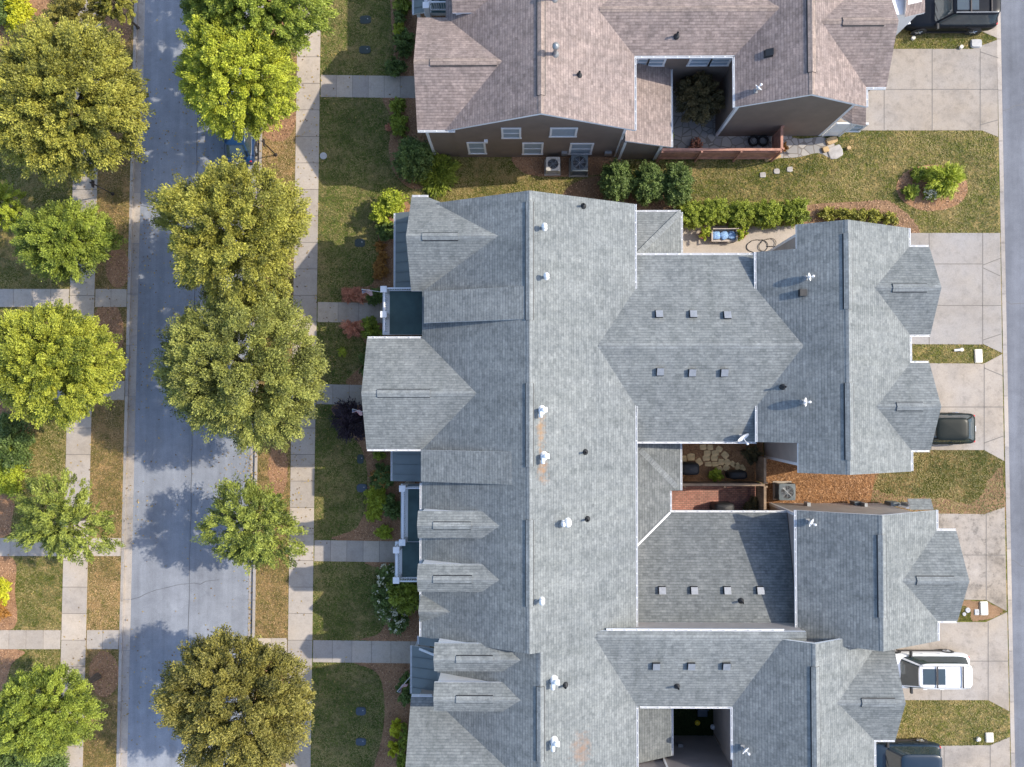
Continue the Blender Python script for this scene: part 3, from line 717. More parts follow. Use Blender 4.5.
strip('kerb', lambda y: kx(y)+.2, lambda y: kx(y)+4.2, GZ-.05, .004, M['kerb'], 51)
strip('kerb', lambda y: kx(y)+107.8, lambda y: kx(y)+111.8, GZ-.05, .004, M['kerb'], 51)
# lawns of different turf
sheet('verge_lawn', [(wb(YT), YT), (xL(YT), YT), (xL(YB), YB), (wb(YB), YB)], .006, M['lawn_dry'])
sheet('verge_lawn', [(xR(YT), YT), (ea(YT), YT), (ea(YB), YB), (xR(YB), YB)], .006, M['lawn_dry'])
sheet('front_lawn', [(eb(YT), YT), (430, YT), (430, YB), (eb(YB), YB)], .006, M['lawn_shade'])
sheet('patchy_lawn', [(868, 440), (kx(440), 440), (kx(520), 520), (850, 520)], .006, M['lawn_back'])
sheet('lawn_dirt_edge', [(868, 490), (905, 497), (940, 498), (975, 502), (990, 478), (1002, 468), (1004, 512), (986, 513), (900, 516), (868, 516)], .010, M['soil'], 9, wob=1.5)
# sidewalks and walks (panels with open joints over a dark bed)
q = MB()
for fa, fb in ((wa, wb), (ea, eb)):
    q.face([wpt(fa(YT)+.6, YT), wpt(fb(YT)-.6, YT), wpt(fb(YB)-.6, YB), wpt(fa(YB)+.6, YB)], .010)
tag(q.build('joint_bed', M['joint']), kind='structure')
def panels(name, pts4, n, z, mat, gap=.02, m=None):       # quad a,b,c,d split into n panels from edge ad to edge bc
    a, bb, c, d = (Vector(p) for p in pts4); q = MB(); EXCL.append(np.array(px_poly(pts4)))
    Lh = ((bb-a).length+(c-d).length)/2/17/n; g = gap/Lh/2
    for i in range(n):
        t0, t1 = (i+g)/n, (i+1-g)/n
        q.prism([wpt(*a.lerp(bb, t0)), wpt(*a.lerp(bb, t1)), wpt(*d.lerp(c, t1)), wpt(*d.lerp(c, t0))], -.02, z)
    tag(q.build(name, mat), kind='structure')
    q = MB(); q.prism([wpt(*p) for p in pts4], -.03, z-.012); tag(q.build('joint_bed', M['joint']), kind='structure')
strip('sidewalk', wa, wb, -.02, .028, M['conc'], 26.5, .015)
strip('sidewalk', ea, eb, -.02, .028, M['conc'], 26.5, .015)
for y0, y1 in ((289, 307), (381, 400), (538, 556), (630, 649)):
    panels('walkway', [(-60, y0), (wa(y0)-.8, y0), (wa(y1)-.8, y1), (-60, y1)], 7, .026, M['conc'])
    panels('walkway', [(wb(y0)+.8, y0), (xL(y0)-.6, y0), (xL(y1)-.6, y1), (wb(y1)+.8, y1)], 2, .026, M['conc'])
for y0, y1, x1, n in ((75, 97, 432, 7), (302, 322, 400, 4), (384, 404, 382, 4), (540, 561, 412, 6), (640, 662, 430, 6)):
    panels('walkway', [(eb(y0)+.8, y0), (x1, y0+1.5), (x1, y1+1.5), (eb(y1)+.8, y1)], n, .026, M['conc'])
panels('walkway', [(xR(640)+.6, 638), (ea(640)-.8, 638), (ea(660)-.8, 657), (xR(660)+.6, 657)], 2, .026, M['conc'])
# mulch beds in front of the houses
beds = [
 [(385, 93), (391, 120), (389, 150), (394, 172), (408, 187), (424, 188), (444, 176), (446, 160), (440, 98)],
 [(392, -60), (391, 10), (394, 50), (390, 76), (440, 76), (440, -60)],
 [(403, 196), (385, 208), (378, 232), (381, 258), (372, 284), (352, 288), (342, 298), (342, 318), (350, 330), (366, 344), (361, 366), (346, 383), (382, 383), (420, 330), (424, 240)],
 [(334, 405), (348, 430), (361, 448), (367, 470), (366, 505), (356, 528), (334, 539), (420, 539), (430, 470), (405, 405)],
 [(366, 562), (383, 572), (389, 596), (386, 620), (378, 634), (362, 640), (430, 640), (432, 600), (425, 562)],
 [(356, 662), (376, 672), (384, 695), (383, 730), (374, 767), (366, 800), (430, 800), (432, 700), (430, 662)],
]
for i, p in enumerate(beds): sheet('mulch_bed', p, .012+.0005*i, M['mulch'], 8, wob=.45)
for i, p in enumerate([[(30, 410), (26, 440), (19, 480), (12, 520), (6, 536), (-40, 536), (-40, 410)], [(13, 558), (15, 590), (14, 628), (-30, 628), (-30, 558)],
          [(24, 651), (12, 664), (5, 690), (4, 720), (-30, 720), (-30, 651)], [(-20, -30), (40, -20), (58, 20), (50, 60), (20, 80), (-20, 80)]]):
    sheet('mulch_bed', p, .012+.0005*i, M['mulch'], 4)
def disc_px(x, y, rx, ry, n=10): return [(x+rx*math.cos(2*math.pi*i/n), y+ry*math.sin(2*math.pi*i/n)) for i in range(n)]
for i, (x, y, rx, ry) in enumerate([(277, 118, 19, 24), (104, 674, 15, 23), (118, 26, 14, 20), (108, 335, 16, 34), (118, 268, 12, 20), (278, 470, 10, 26), (272, 680, 12, 20), (278, 20, 14, 26), (20, 245, 30, 16)]):
    sheet('tree_ring', disc_px(x, y, rx, ry), .011+.0004*i, M['mulch'] if i not in (8,) else M['lawn_dry'], 6, wob=.7)
# the long garden behind the northern houses
for i, p in enumerate([[(596, 176), (660, 185), (700, 206), (820, 204), (880, 200), (897, 206), (916, 224), (914, 236), (860, 236), (800, 240), (590, 238), (560, 200)]]):
    sheet('mulch_bed', p, .013, M['soil'], 9, wob=.8)
sheet('mulch_bed', [(519, 150), (522, 172), (560, 177), (612, 172), (622, 158), (620, 148)], .0125, M['mulch'], 4)
sheet('mulch_island', disc_px(932, 188, 36, 23, 12), .013, M['mulch'], 8, wob=.5)
# driveways with sawn joints
def driveway(pts, mat, joints):
    q = MB(); q.prism([wpt(*p) for p in pts], -.03, .020, 0, random.random()); EXCL.append(np.array(px_poly(pts)))
    for (x0, y0, x1, y1) in joints:
        a = Vector(wpt(x0, y0)); c = Vector(wpt(x1, y1)); d = (c-a).normalized(); nn = Vector((-d.y, d.x))*.022
        q.face([tuple(a+nn), tuple(c+nn), tuple(c-nn), tuple(a-nn)], .024, 1)
    tag(q.build('driveway', [M[mat], M['joint']]), kind='structure')
driveway([(860, -70), (994, -70), (997, 38), (978, 30), (860, 29)], 'conc_old', [(932, -40, 932, 29), (977, -40, 977, 30)])
driveway([(830, 49), (972, 49), (997, 40), (998, 137), (982, 130.5), (830, 130.5)], 'conc_old', [(832, 89.5, 998, 89.5), (884, 89.5, 884, 130), (932, 49, 932, 130), (980, 49, 980, 130), (980, 52, 998, 58), (980, 125, 998, 120)])
driveway([(880, 233), (1000, 233), (1002, 353), (984, 344.5), (880, 344)], 'conc_new', [(982.5, 233, 982.5, 344), (929, 233, 929, 344), (880, 264, 982, 264), (880, 305.5, 1001, 305.5), (983, 265, 1001, 258), (983, 268, 1000, 276), (983, 340, 1001, 334)])
driveway([(880, 363), (984, 363.5), (1002, 354), (1004, 461), (984, 450), (880, 450)], 'conc_old', [(984, 364, 984, 450), (880, 407, 1004, 407), (931, 407, 931, 450), (984, 368, 1003, 376), (984, 443, 1003, 436)])
driveway([(900, 513), (984, 514), (1004.5, 507), (1006.5, 611), (986, 600), (900, 598)], 'conc_stain', [(986, 514, 986, 600), (932, 555, 1005, 555)])
driveway([(880, 622), (986, 622), (1007, 612), (1009, 711), (988, 700), (870, 700)], 'conc_old', [(988, 622, 988, 700), (941, 660, 941, 700), (880, 661, 1008, 661)])
driveway([(850, 747), (990, 745), (1009.5, 737), (1012, 830), (850, 830)], 'conc_old', [(990, 745, 990, 830), (944, 747, 944, 830)])
for i, p in enumerate([[(886, 30), (977, 31), (996, 39), (980, 48), (886, 48)], [(895, 345), (984, 345.5), (1001, 353.5), (984, 362.5), (895, 362)], [(945, 600), (985, 601), (1006, 611.5), (985, 621), (945, 621)], [(868, 701), (988, 701), (1008.5, 712), (1009, 736), (989.5, 744), (868, 746)]]):
    sheet('grass_island', p, .008, M['lawn_back'] if i == 2 else M['lawn'])
sheet('lawn_dirt_edge', [(958, 601), (985, 602), (1003, 611), (985, 620), (972, 620), (970, 610)], .0115, M['soil'], 8, wob=1.2)
# courtyards
sheet('patio', [(630, 226), (800, 226), (800, 300), (630, 300)], .020, M['conc'])
sheet('courtyard_soil', [(640, 430), (763, 430), (763, 481.5), (640, 481.5)], .014, M['court_soil'])
sheet('brick_patio', [(640, 482.5), (762, 482.5), (762, 530), (640, 530)], .020, M['brick'])
sheet('pine_straw_bed', [(764, 425), (868, 440), (876, 470), (868, 515), (764, 530)], .016, M['straw'], 0, wob=.01)
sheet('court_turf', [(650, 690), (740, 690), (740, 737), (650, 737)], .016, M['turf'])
sheet('flagstone_patio', [(660, 84), (792, 84), (792, 158), (660, 158)], .016, M['flag'])
sheet('flagstone_path', [(775, 136), (800, 139), (822, 137), (834, 144), (841, 156), (832, 159), (818, 153), (800, 157), (782, 158), (772, 156)], .018, M['flag'], 3)
# ------------------------------------------------------------------ grey townhouse, north block
def dormer(par, x0, x1, yc, hw, hr, he, fam='g', vent=None, z0=5.5, wall='white', nm='dormer'):
    """small gabled dormer: ridge runs along x at yc, front (west) at x0, dies into the roof at x1"""
    dz = MB(); pr = [(yc-hw+.08, z0), (yc+hw-.08, z0), (yc+hw-.08, he-.10+.04), (yc, hr-.13), (yc-hw+.08, he-.10+.04)]
    p = [(x0+.15, a, z) for a, z in pr]+[(x1, a, z) for a, z in pr]
    dz.add(p, [(0,1,2,3,4), (9,8,7,6,5)]+[(i, 5+i, 5+(i+1) % 5, (i+1) % 5) for i in range(5)], 0, .5)
    d = dz.build(nm, M[wall], par)
    mb = MB(); gable_roof(mb, 'x', yc, hr, yc-hw, he, yc+hw, he, x0, x1, .12); mb.build('dormer_roof', [M[fam+'shingle'], M['white']], d)
    s = (hr-he)/hw
    cap_strip(d, 'ridge_cap', [M[fam+'cap'], M[fam+'cap']], 'x', yc, hr, s, s, x0+.003, x1, .13, .014)
    if vent: ridge_vent(d, fam, 'x', yc, hr, s, s, vent[0], vent[1], .17)
    return d
def shed(par, pts, t, wallmat, z0):
    mb = MB(); mb.slab(pts, t); d = MB()
    q = [(p[0], p[1]) for p in pts]; a = MB()
    b_ = [(p[0], p[1], min(z0, p[2]-.3)) for p in pts]; tp = [(p[0], p[1], p[2]-t-.01) for p in pts]
    # walls set in a little
    cx = sum(p[0] for p in pts)/4; cy = sum(p[1] for p in pts)/4
    ins = lambda p: (p[0]+(.12 if p[0] < cx else 0), p[1]+(.10 if p[1] < cy else -.10), p[2])
    d.add([ins(p) for p in b_]+[ins(p) for p in tp], [(0,1,2,3), (4,5,6,7), (0,1,5,4), (1,2,6,5), (2,3,7,6), (3,0,4,7)], 0, .5)
    o = d.build('shed_dormer', wallmat, par); mb.build('dormer_roof', [M['gshingle'], M['white']], o); return o

PITCH = .5
def front_gable(par, fam, wpx, ypx_r, ypx_n, ypx_s, he, x1, vent_px, wall, pitch=None, ins=.3, xm=None):
    """gable facing west; wpx = west edge px at the eave; north/south eave px rows"""
    x0 = X(wpx, ypx_n, he); yn = Y(wpx, ypx_n, he); ys = Y(wpx, ypx_s, he); yc = (yn+ys)/2; hw = (yn-ys)/2
    hr = he+hw*pitch
    xm = xm if xm is not None else x1-1.0; mb = MB()      # xm: west eave of the main roof, where the valleys start
    mb.slab([(x0, ys, he), (xm+.25, ys, he), (x1, yc, hr), (x0, yc, hr)], .17); mb.slab([(x0, yn, he), (xm+.25, yn, he), (x1, yc, hr), (x0, yc, hr)], .17)
    rf = mb.build('roof', [M[fam+'shingle'], M['white']], par)
    wb = MB(); gable_wall(wb, 'x', yc, hr, ys, he, yn, he, x0, xm+.35, .32, ins, 0.0); wb.build('wall', M[wall], par)
    cap_strip(rf, 'ridge_cap', [M[fam+'cap'], M[fam+'cap']], 'x', yc, hr, pitch, pitch, x0+.003, x1-1.3, .145, .014)
    for a, b in vent_px: ridge_vent(rf, fam, 'x', yc, hr, pitch, pitch, X(a, ypx_r, hr), X(b, ypx_r, hr))
    return x0, yn, ys, yc, hr
GE = 5.6
xe = X(635, 320, GE); xw = X(421.5, 540, GE); xr = X(529.5, 400, 8.35)
hrN = GE+PITCH*(xe-xr); yN = Y(637, 204, GE); yS = Y(420, 637, GE)
hw_ = hrN-PITCH*0
he_w = hrN-PITCH*(xr-xw)
townN = root('townhouse', ((xe+xw)/2, (yN+yS)/2, 0), 'long grey-roofed townhouse block in the middle with dormers, balconies and two rear gables', 'townhouse')
rv = lambda y0, y1, px, h=8.35: (Y(px, y1, h), Y(px, y0, h))
block(townN, 'g', 'y', xr, hrN, xw, he_w, xe, GE, yS, yN, 'beigewall', vents=[rv(201, 320, 530), rv(383, 467, 529), rv(520, 607, 528)])
house_gutter(townN, 'e', xe, Y(637, 289, GE), yN, GE-.02); house_gutter(townN, 'e', xe, Y(637, 690, GE), Y(637, 405, GE), GE-.02)
house_gutter(townN, 'w', xw, Y(421, 637, GE), Y(421, 483, GE), he_w-.02)
g1 = front_gable(townN, 'g', 411.5, 235, 197, 291, GE, X(505, 235, 7.6)+1.2, [(422, 458)], 'beigewall', .80, xm=xw)
g2 = front_gable(townN, 'g', 367, 393, 338.5, 449, GE, X(476, 392, 7.0)+1.2, [(377, 430)], 'beigewall', .5, xm=xw)
house_gutter(townN, 'n', g2[1], g2[0]+.02, xw-.05, GE-.02); house_gutter(townN, 's', g2[2], g2[0]+.02, xw-.05, GE-.02)
house_gutter(townN, 'n', g1[1], g1[0]+.02, xw+.3, GE-.02)
# shed dormers that rise from the west eave
def shed_px(y0, y1, x0, x1, hl):
    X0 = X(x0, y0, hl); yn = Y(x0, y0, hl); ys = Y(x0, y1, hl); X1 = xr-.18 if x1 > 520 else X(x1, y0, 8.0)
    h1 = hrN-PITCH*(xr-X1)+.015
    return shed(townN, [(X0, yn, hl), (X0, ys, hl), (X1, ys, h1), (X1, yn, h1)], .14, M['beigewall'], 5.0)
shed_px(291.5, 323, 424, 526, 6.35); shed_px(450, 481.5, 421, 511, 6.3)
# gabled dormers
for (yt, yb, yr, tipx, v) in ((511, 538, 526, 499, (433, 471)), (564, 591.5, 580, 499, (433, 472))):
    hr = he_w+PITCH*(X(tipx, yr, 7.5)-xw); yc = Y(421, yr, hr); hw = (Y(421, yt, 7.0)-Y(421, yb, 7.0))/2
    yc = (Y(421, yt, hr-.45)+Y(421, yb, hr-.45))/2
    dormer(townN, xw+.02, X(tipx, yr, hr)+.5, yc, hw, hr, hr-.42, 'g', (X(v[0], yr, hr), X(v[1], yr, hr)))
hr = 6.35; yc = Y(419, 612, hr); dormer(townN, xw-.06, X(450, 613, hr)+.4, yc, .68, hr, he_w+.05, 'g')
# link roof between main house and rear garage
def link(par, ypx_n, ypx_s, yr_px, he, x0, x1, capx, hr, wall='beigewall'):
    yn = Y(700, ypx_n, he); ys = Y(700, ypx_s, he); yc = (yn+ys)/2
    block(par, 'g', 'x', yc, hr, ys, he, yn, he, x0, x1, wall, ins0=0, ins1=0, cap=capx)
    return yn, ys, yc, hr
LE = 4.95
lk = link(townN, 255, 441.5, 345, LE, xe-2.7, X(757, 345, 5.6)+2.6, (xe-2.0, X(757, 345, 5.6)+2.0), 6.62)
house_gutter(townN, 'n', lk[0], xe+.2, X(757, 255, LE)-.02, LE-.02); house_gutter(townN, 's', lk[1], xe+.2, X(757, 441, LE)-.02, LE-.02)
# rear garage house G1: corners of the west slope cut away
def garage(par, xw_px, xr_px, xe_px, yn_px, ys_px, cuts, he=GE, vents=(), fam='g', wall='beigewall', xcut_px=None):
    xw_ = X(xw_px[0], xw_px[1], he); xe_ = X(xe_px[0], xe_px[1], he); yn = Y(xe_px[0], yn_px, he); ys = Y(xe_px[0], ys_px, he)
    xr_ = (xw_+xe_)/2; run = xe_-xr_; hr = he+PITCH*run
    mb = MB(); xc = X(xcut_px[0], xcut_px[1], he+.9) if xcut_px else xw_
    zc = hr-PITCH*(xr_-xc); cn = cs = None
    poly = [(xr_, ys, hr), (xr_, yn, hr)]
    if 'n' in cuts: cn = Y(xw_px[0], cuts['n'], he); poly += [(xc, yn, zc), (xc, cn, zc), (xw_, cn, he)]
    else: poly += [(xw_, yn, he)]
    if 's' in cuts: cs = Y(xw_px[0], cuts['s'], he); poly += [(xw_, cs, he), (xc, cs, zc), (xc, ys, zc)]
    else: poly += [(xw_, ys, he)]
    mb.slab(poly, .17); mb.slab([(xr_, ys, hr), (xe_, ys, he), (xe_, yn, he), (xr_, yn, hr)], .17)
    rf = mb.build('roof', [M[fam+'shingle'], M['white']], par)
    wl = MB(); i_ = .32; wx0 = xc+.25 if cuts else xw_+i_
    def pw(xa, y0, y1, zl):
        prof = [(xa, -.05), (xe_-i_, -.05), (xe_-i_, he+PITCH*i_-.09), (xr_, hr-.09), (xa, zl)]
        p = [(c, y0, z) for c, z in prof]+[(c, y1, z) for c, z in prof]
        wl.add(p, [(4,3,2,1,0), (5,6,7,8,9)]+[(i, (i+1) % 5, 5+(i+1) % 5, 5+i) for i in range(5)], 0, .5)
    pw(wx0, ys+i_, yn-i_, hr-PITCH*(xr_-wx0)-.09)
    if cuts:
        a = (cs if cs is not None else ys)+.25; b_ = (cn if cn is not None else yn)-.25; x2 = xw_+i_
        zt = he+PITCH*i_-.09; z2 = hr-PITCH*(xr_-wx0)-.10
        wl.add([(x2, a, -.05), (wx0, a, -.05), (wx0, a, z2), (x2, a, zt), (x2, b_, -.05), (wx0, b_, -.05), (wx0, b_, z2), (x2, b_, zt)],
               [(3,2,1,0), (4,5,6,7), (0,1,5,4), (1,2,6,5), (2,3,7,6), (3,0,4,7)], 0, .5)
    wl.build('wall', M[wall], par)
    cap_strip(rf, 'ridge_cap', [M[fam+'cap'], M[fam+'cap']], 'y', xr_, hr, PITCH, PITCH, ys+.003, yn-.003, .145, .014)
    for y0, y1 in vents: ridge_vent(rf, fam, 'y', xr_, hr, PITCH, PITCH, Y(xr_px, y1, hr), Y(xr_px, y0, hr), .20)
    return dict(xw=xw_, xc=xc, xe=xe_, yn=yn, ys=ys, xr=xr_, hr=hr, wx0=wx0, cn=cn, cs=cs)
def rear_gable(par, fam, xe_px, yn_px, ys_px, g, vent, he=GE, wall='beigewall', gx0=None, vy=None):
    x1 = X(xe_px, (yn_px+ys_px)/2, he); yn = Y(xe_px, yn_px, he); ys = Y(xe_px, ys_px, he); yc = (yn+ys)/2; hw = (yn-ys)/2; hr = he+PITCH*hw
    x0 = g['xe']-hw-.35
    rf = block(par, fam, 'x', yc, hr, ys, he, yn, he, x0, x1, wall, ins0=0, ins1=.3, cap=(g['xe']-hw*1.0-.05, x1))
    pyv = (vent[2] if len(vent) > 2 else (yn_px+ys_px)/2)
    ridge_vent(rf, fam, 'x', yc, hr, PITCH, PITCH, X(vent[0], pyv, hr), X(vent[1], pyv, hr), .20)
    # garage door in the gable wall
    door(par, 'e', x1-.3, yc-1.25+.0, yc+1.25, .02, 2.25, M['white'], 'garage_door', (4, 4))
    window(par, 'e', x1-.3, yc-.55, yc+.55, 3.5, 4.7, True, 1)
    for sgn, yy in ((1, yn), (-1, ys)): house_gutter(par, 'n' if sgn > 0 else 's', yy, g['xe']+.02, x1-.02, he-.02)
    return yc, hr
G1 = garage(townN, (757, 345), 849, (910, 345), 228, 471.5, {'n': 252, 's': 442}, vents=[(233, 309), (383, 460)], xcut_px=(797.5, 345))
rear_gable(townN, 'g', 930, 247, 334.5, G1, (893, 928)); rear_gable(townN, 'g', 930, 363, 450, G1, (897, 924))
for y0, y1 in ((228, 246), (336, 362), (452, 471)): house_gutter(townN, 'e', G1['xe'], Y(910, y1, GE), Y(910, y0, GE), GE-.02)
house_gutter(townN, 'w', G1['xw'], Y(757, 290, GE), G1['cn'], GE-.02); house_gutter(townN, 'w', G1['xw'], G1['cs'], Y(757, 405, GE), GE-.02)
corner_board(townN, G1['wx0'], G1['yn']-.32, -1, 1, 0, 6.4); corner_board(townN, G1['wx0'], G1['ys']+.32, -1, -1, 0, 6.4)
# one-storey hipped corner roofs in the two courts
def hip_corner(par, x0, x1, y0, y1, he, s, inner_y, fam='g', wall='beigewall', vis=True):
    """attached on the west (x0) and on inner_y; low eaves on x1 and the other y; roof = min of two planes"""
    oy = y0 if inner_y == y1 else y1; dy = abs(inner_y-oy); dx = x1-x0; d = min(dx, dy); zt = he+s*d
    mb = MB()
    A = (x0, inner_y); sg = 1 if oy > inner_y else -1
    mb.slab([(x1, oy, he), (x1, inner_y, he), (x1-d, inner_y, zt), (x1-d, oy-sg*d, zt)], .14)
    mb.slab([(x1, oy, he), (x0, oy, he), (x0, oy-sg*d, zt), (x1-d, oy-sg*d, zt)], .14)
    rf = mb.build('porch_roof', [M[fam+'shingle'], M['white']], par)
    wl = MB(); wl.box(x0-.1, x1-.3, min(inner_y, oy-sg*.3), max(inner_y, oy-sg*.3), -.05, he-.05); wl.build('wall', M[wall], par)
    c = MB(); a = Vector((x1, oy, he+.02)); e = Vector((x1-d, oy-sg*d, zt+.02)); u = (e-a); pp = Vector((-u.y, u.x, 0)).normalized()*.15; n0 = len(ROOFS)
    c.slab([a+pp, a-pp, e-pp, e+pp], .02); del ROOFS[n0:]
    c.build('ridge_cap', [M[fam+'cap'], M[fam+'cap']], rf); return rf
hip_corner(townN, xe-.33, X(681, 230, 3.1), lk[0]-.28, Y(660, 212, 3.1), 3.1, .40, lk[0]-.28)
gutter(townN, 'x', Y(660, 212, 3.1), xe, X(681, 230, 3.1), 3.08, 1); gutter(townN, 'y', X(681, 230, 3.1), lk[0]+.2, Y(660, 212, 3.1), 3.08, 1)
# west porches: standing-seam metal roofs
def metal_roof(par, x0, x1, y0, y1, z0, z1, post=True):
    mb = MB(); mb.slab([(x0, y0, z0), (x0, y1, z0), (x1, y1, z1), (x1, y0, z1)], .12)
    rf = mb.build('porch_roof', [M['metalroof'], M['white']], par); sm = MB(); y = y0+.35
    while y < y1-.1:
        n0 = len(ROOFS); sm.slab([(x0, y-.02, z0+.045), (x0, y+.02, z0+.045), (x1, y+.02, z1+.045), (x1, y-.02, z1+.045)], .05, 0, 0); del ROOFS[n0:]; y += .55
    sm.build('seam', M['metalroof'], rf)
    gutter(par, 'y', x0, y0, y1, z0-.03, -1)
    if post:
        for yy in (y0+.15, y1-.15):
            p = MB(); p.box(x0+.12, x0+.30, yy-.09, yy+.09, 0, z0-.12); p.box(x0+.08, x0+.34, yy-.13, yy+.13, 0, .2); p.build('pillar', M['white'], par)
metal_roof(townN, X(395.5, 250, 3.0), g1[0]+.25, Y(396, 288, 3.0), Y(396, 213, 3.0), 3.0, 3.6)
metal_roof(townN, X(392.5, 465, 3.0), xw+.3, Y(393, 481, 3.0), Y(393, 450, 3.2), 3.0, 3.55)
def balcony(par, x0, x1, y0, y1, z, sides, posts=(), ph=.75):
    mb = MB(); mb.box(x0, x1, y0, y1, z-.3, z-.03); d = mb.build('balcony', M['white'], par)
    f = MB(); f.box(x0+.35, x1-.004, y0+.02, y1-.02, z-.05, z); f.build('deck_floor', M['greenfloor'], d)
    r = MB()
    def rail(a0, a1, c, ax):
        def bx(u0, u1, w, z0, z1):
            if ax == 'x': r.box(u0, u1, c-w, c+w, z0, z1, 0, .5)
            else: r.box(c-w, c+w, u0, u1, z0, z1, 0, .5)
        bx(a0, a1, .038, z+.93, z+1.0); bx(a0, a1, .035, z+.1, z+.16); k = a0+.07
        while k < a1: bx(k, k+.035, .018, z+.16, z+.92); k += .13
    if 'w' in sides: rail(y0+.08, y1-.08, x0+.22, 'y')
    if 'n' in sides: rail(x0+.22, x1-.02, y1-.12, 'x')
    if 's' in sides: rail(x0+.22, x1-.02, y0+.12, 'x')
    r.build('railing', M['white'], d)
    for (px_, py_) in posts:
        p = MB(); p.box(px_-.13, px_+.13, py_-.13, py_+.13, 0, z+1.10); p.box(px_-.17, px_+.17, py_-.17, py_+.17, z+1.10, z+1.16); p.build('pillar', M['white'], d)
    # side beams seen outside the rail
    t = MB(); t.box(x0-.05, x0-.004, y0, y1, z-.34, z-.06); t.build('fascia', M['white'], d)
    return d
bz = 3.0
bx0 = X(381.5, 312, bz+.6); 
balcony(townN, bx0, X(423.5, 312, bz)+.2, Y(384, 335, bz)+.02, Y(384, 287.5, bz+.4), bz, 'wn', [(bx0+.2, Y(384, 290, bz+.8)), (bx0+.2, Y(384, 315, bz+.8))])
bx0 = X(400, 515, bz+.6)
balcony(townN, bx0, xw+.33, Y(400, 543, bz+.4), Y(400, 485, bz+.5), bz, 'wn', [(bx0+.2, Y(400, 488, bz+.8)), (bx0+.2, Y(400, 541.5, bz+.8))])
bx0 = X(394, 562, bz+.6)
balcony(townN, bx0, xw+.33, Y(396, 581, bz+.4), Y(400, 543, bz+.4)-.004, bz, 'ws', [(bx0+.2, Y(396, 549, bz+.8)), (bx0+.2, Y(396, 579, bz+.8))])
# windows and doors on the faces
wx = xw+.32
for yp in (500, 525, 555): door(townN, 'w', wx, Y(421, yp+8, 1), Y(421, yp-8, 1), .02, 2.1, M['bark'], 'front_door') if yp == 555 else window(townN, 'w', wx, Y(421, yp+8, 1), Y(421, yp-8, 1), .9, 2.3)
for g in (g1, g2):
    for dy in (-1.1, 1.1): window(townN, 'w', g[0]+.3, g[3]+dy-.45, g[3]+dy+.45, 3.7, 5.1); window(townN, 'w', g[0]+.3, g[3]+dy-.45, g[3]+dy+.45, .8, 2.3)
for xp in (450, 500, 560, 610):
    xx = X(xp, 210, 4); window(townN, 'n', yN-.32, xx-.45, xx+.45, 3.6, 5.0)
for xp in (700, 735): xx = X(xp, 240, 1); window(townN, 'n', lk[0]-.32, xx-.5, xx+.5, .9, 2.2)
# vents and pipes on this block
for px, py in ((659, 314), (693, 314), (727, 315), (660, 372), (692, 373), (724, 373)): box_vent(townN, px, py)
for px, py in ((583, 206), (585, 452), (587, 519), (783, 387)): pipe_vent(townN, px, py)
for px, py in ((544, 228), (546, 277)): flue(townN, px, py, M['white'], .5, .075)
for px, py in ((541, 410), (543, 456)): tee_pipe(townN, px, py)
flue(townN, 567, 522, M['white'], .5, .10); flue(townN, 563, 523, M['white'], .4, .07); flue(townN, 541.5, 600, M['white'], .45, .075)
mb = MB(); p, n = roof_hit(802, 293); mb.box(p.x-.17, p.x+.17, p.y-.17, p.y+.17, p.z-.15, p.z+.22); mb.build('roof_vent', M['black'], townN)

# ------------------------------------------------------------------ middle rear townhouse (garage 2 with its low link)
townM = root('townhouse', (16, -8.5, 0), 'grey-roofed rear townhouse with a single east gable, between brick courtyard and white car', 'townhouse')
G2 = garage(townM, (797, 570), 884, (937, 570), 510.5, 641, {}, vents=[(535, 618)])
rear_gable(townM, 'g', 957, 531, 621, G2, (917, 955, 581))
for y0, y1 in ((510, 530), (623, 641)): house_gutter(townM, 'e', G2['xe'], Y(937, y1, GE), Y(937, y0, GE), GE-.02)
house_gutter(townM, 'w', G2['xw'], Y(797, 632, GE), G2['yn'], GE-.02)
corner_board(townM, G2['xw']+.32, G2['yn']-.32, -1, 1, 0, 5.5)
# low link roof sloping to the north, and the lean-to behind the long house
hb0, hb1 = 3.3, 4.75; yb0 = Y(720, 512.5, hb0); yb1 = Y(720, 622, hb1)-.05; sb = (hb1-hb0)/(yb0-yb1)
xb1 = G2['xw']+.05; vx, vy = X(670, 512.5, hb0), yb0; ux, uy = xe-.3, Y(636, 557, 3.9); hv = hb0+sb*(yb0-uy)
xb_e = X(787, 512, hb0)
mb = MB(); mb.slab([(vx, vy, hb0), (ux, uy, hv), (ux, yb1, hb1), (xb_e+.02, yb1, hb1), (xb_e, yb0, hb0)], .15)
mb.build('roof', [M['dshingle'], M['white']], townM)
wl = MB(); wl.box(vx+.1, xb1, yb1+.1, yb0-.3, -.05, hb0-.06); wl.build('wall', M['beigewall'], townM)
gutter(townM, 'x', yb0, vx, xb_e, hb0-.02, 1)
la = (hv-hb0)/(vx-ux); xl = X(680.5, 465, 3.2)
zz = lambda x: hb0+la*(vx-x)
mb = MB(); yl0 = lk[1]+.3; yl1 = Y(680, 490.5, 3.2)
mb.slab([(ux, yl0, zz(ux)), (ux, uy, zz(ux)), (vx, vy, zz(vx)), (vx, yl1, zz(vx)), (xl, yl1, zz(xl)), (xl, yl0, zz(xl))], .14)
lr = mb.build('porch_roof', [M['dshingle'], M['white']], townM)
wl = MB(); wl.box(xe-.35, xl-.3, yl1+.25, yl0, -.05, zz(xl)-.1); wl.box(xe-.35, vx-.25, vy-.3, yl1+.26, -.05, zz(vx)-.1); wl.build('wall', M['beigewall'], townM)
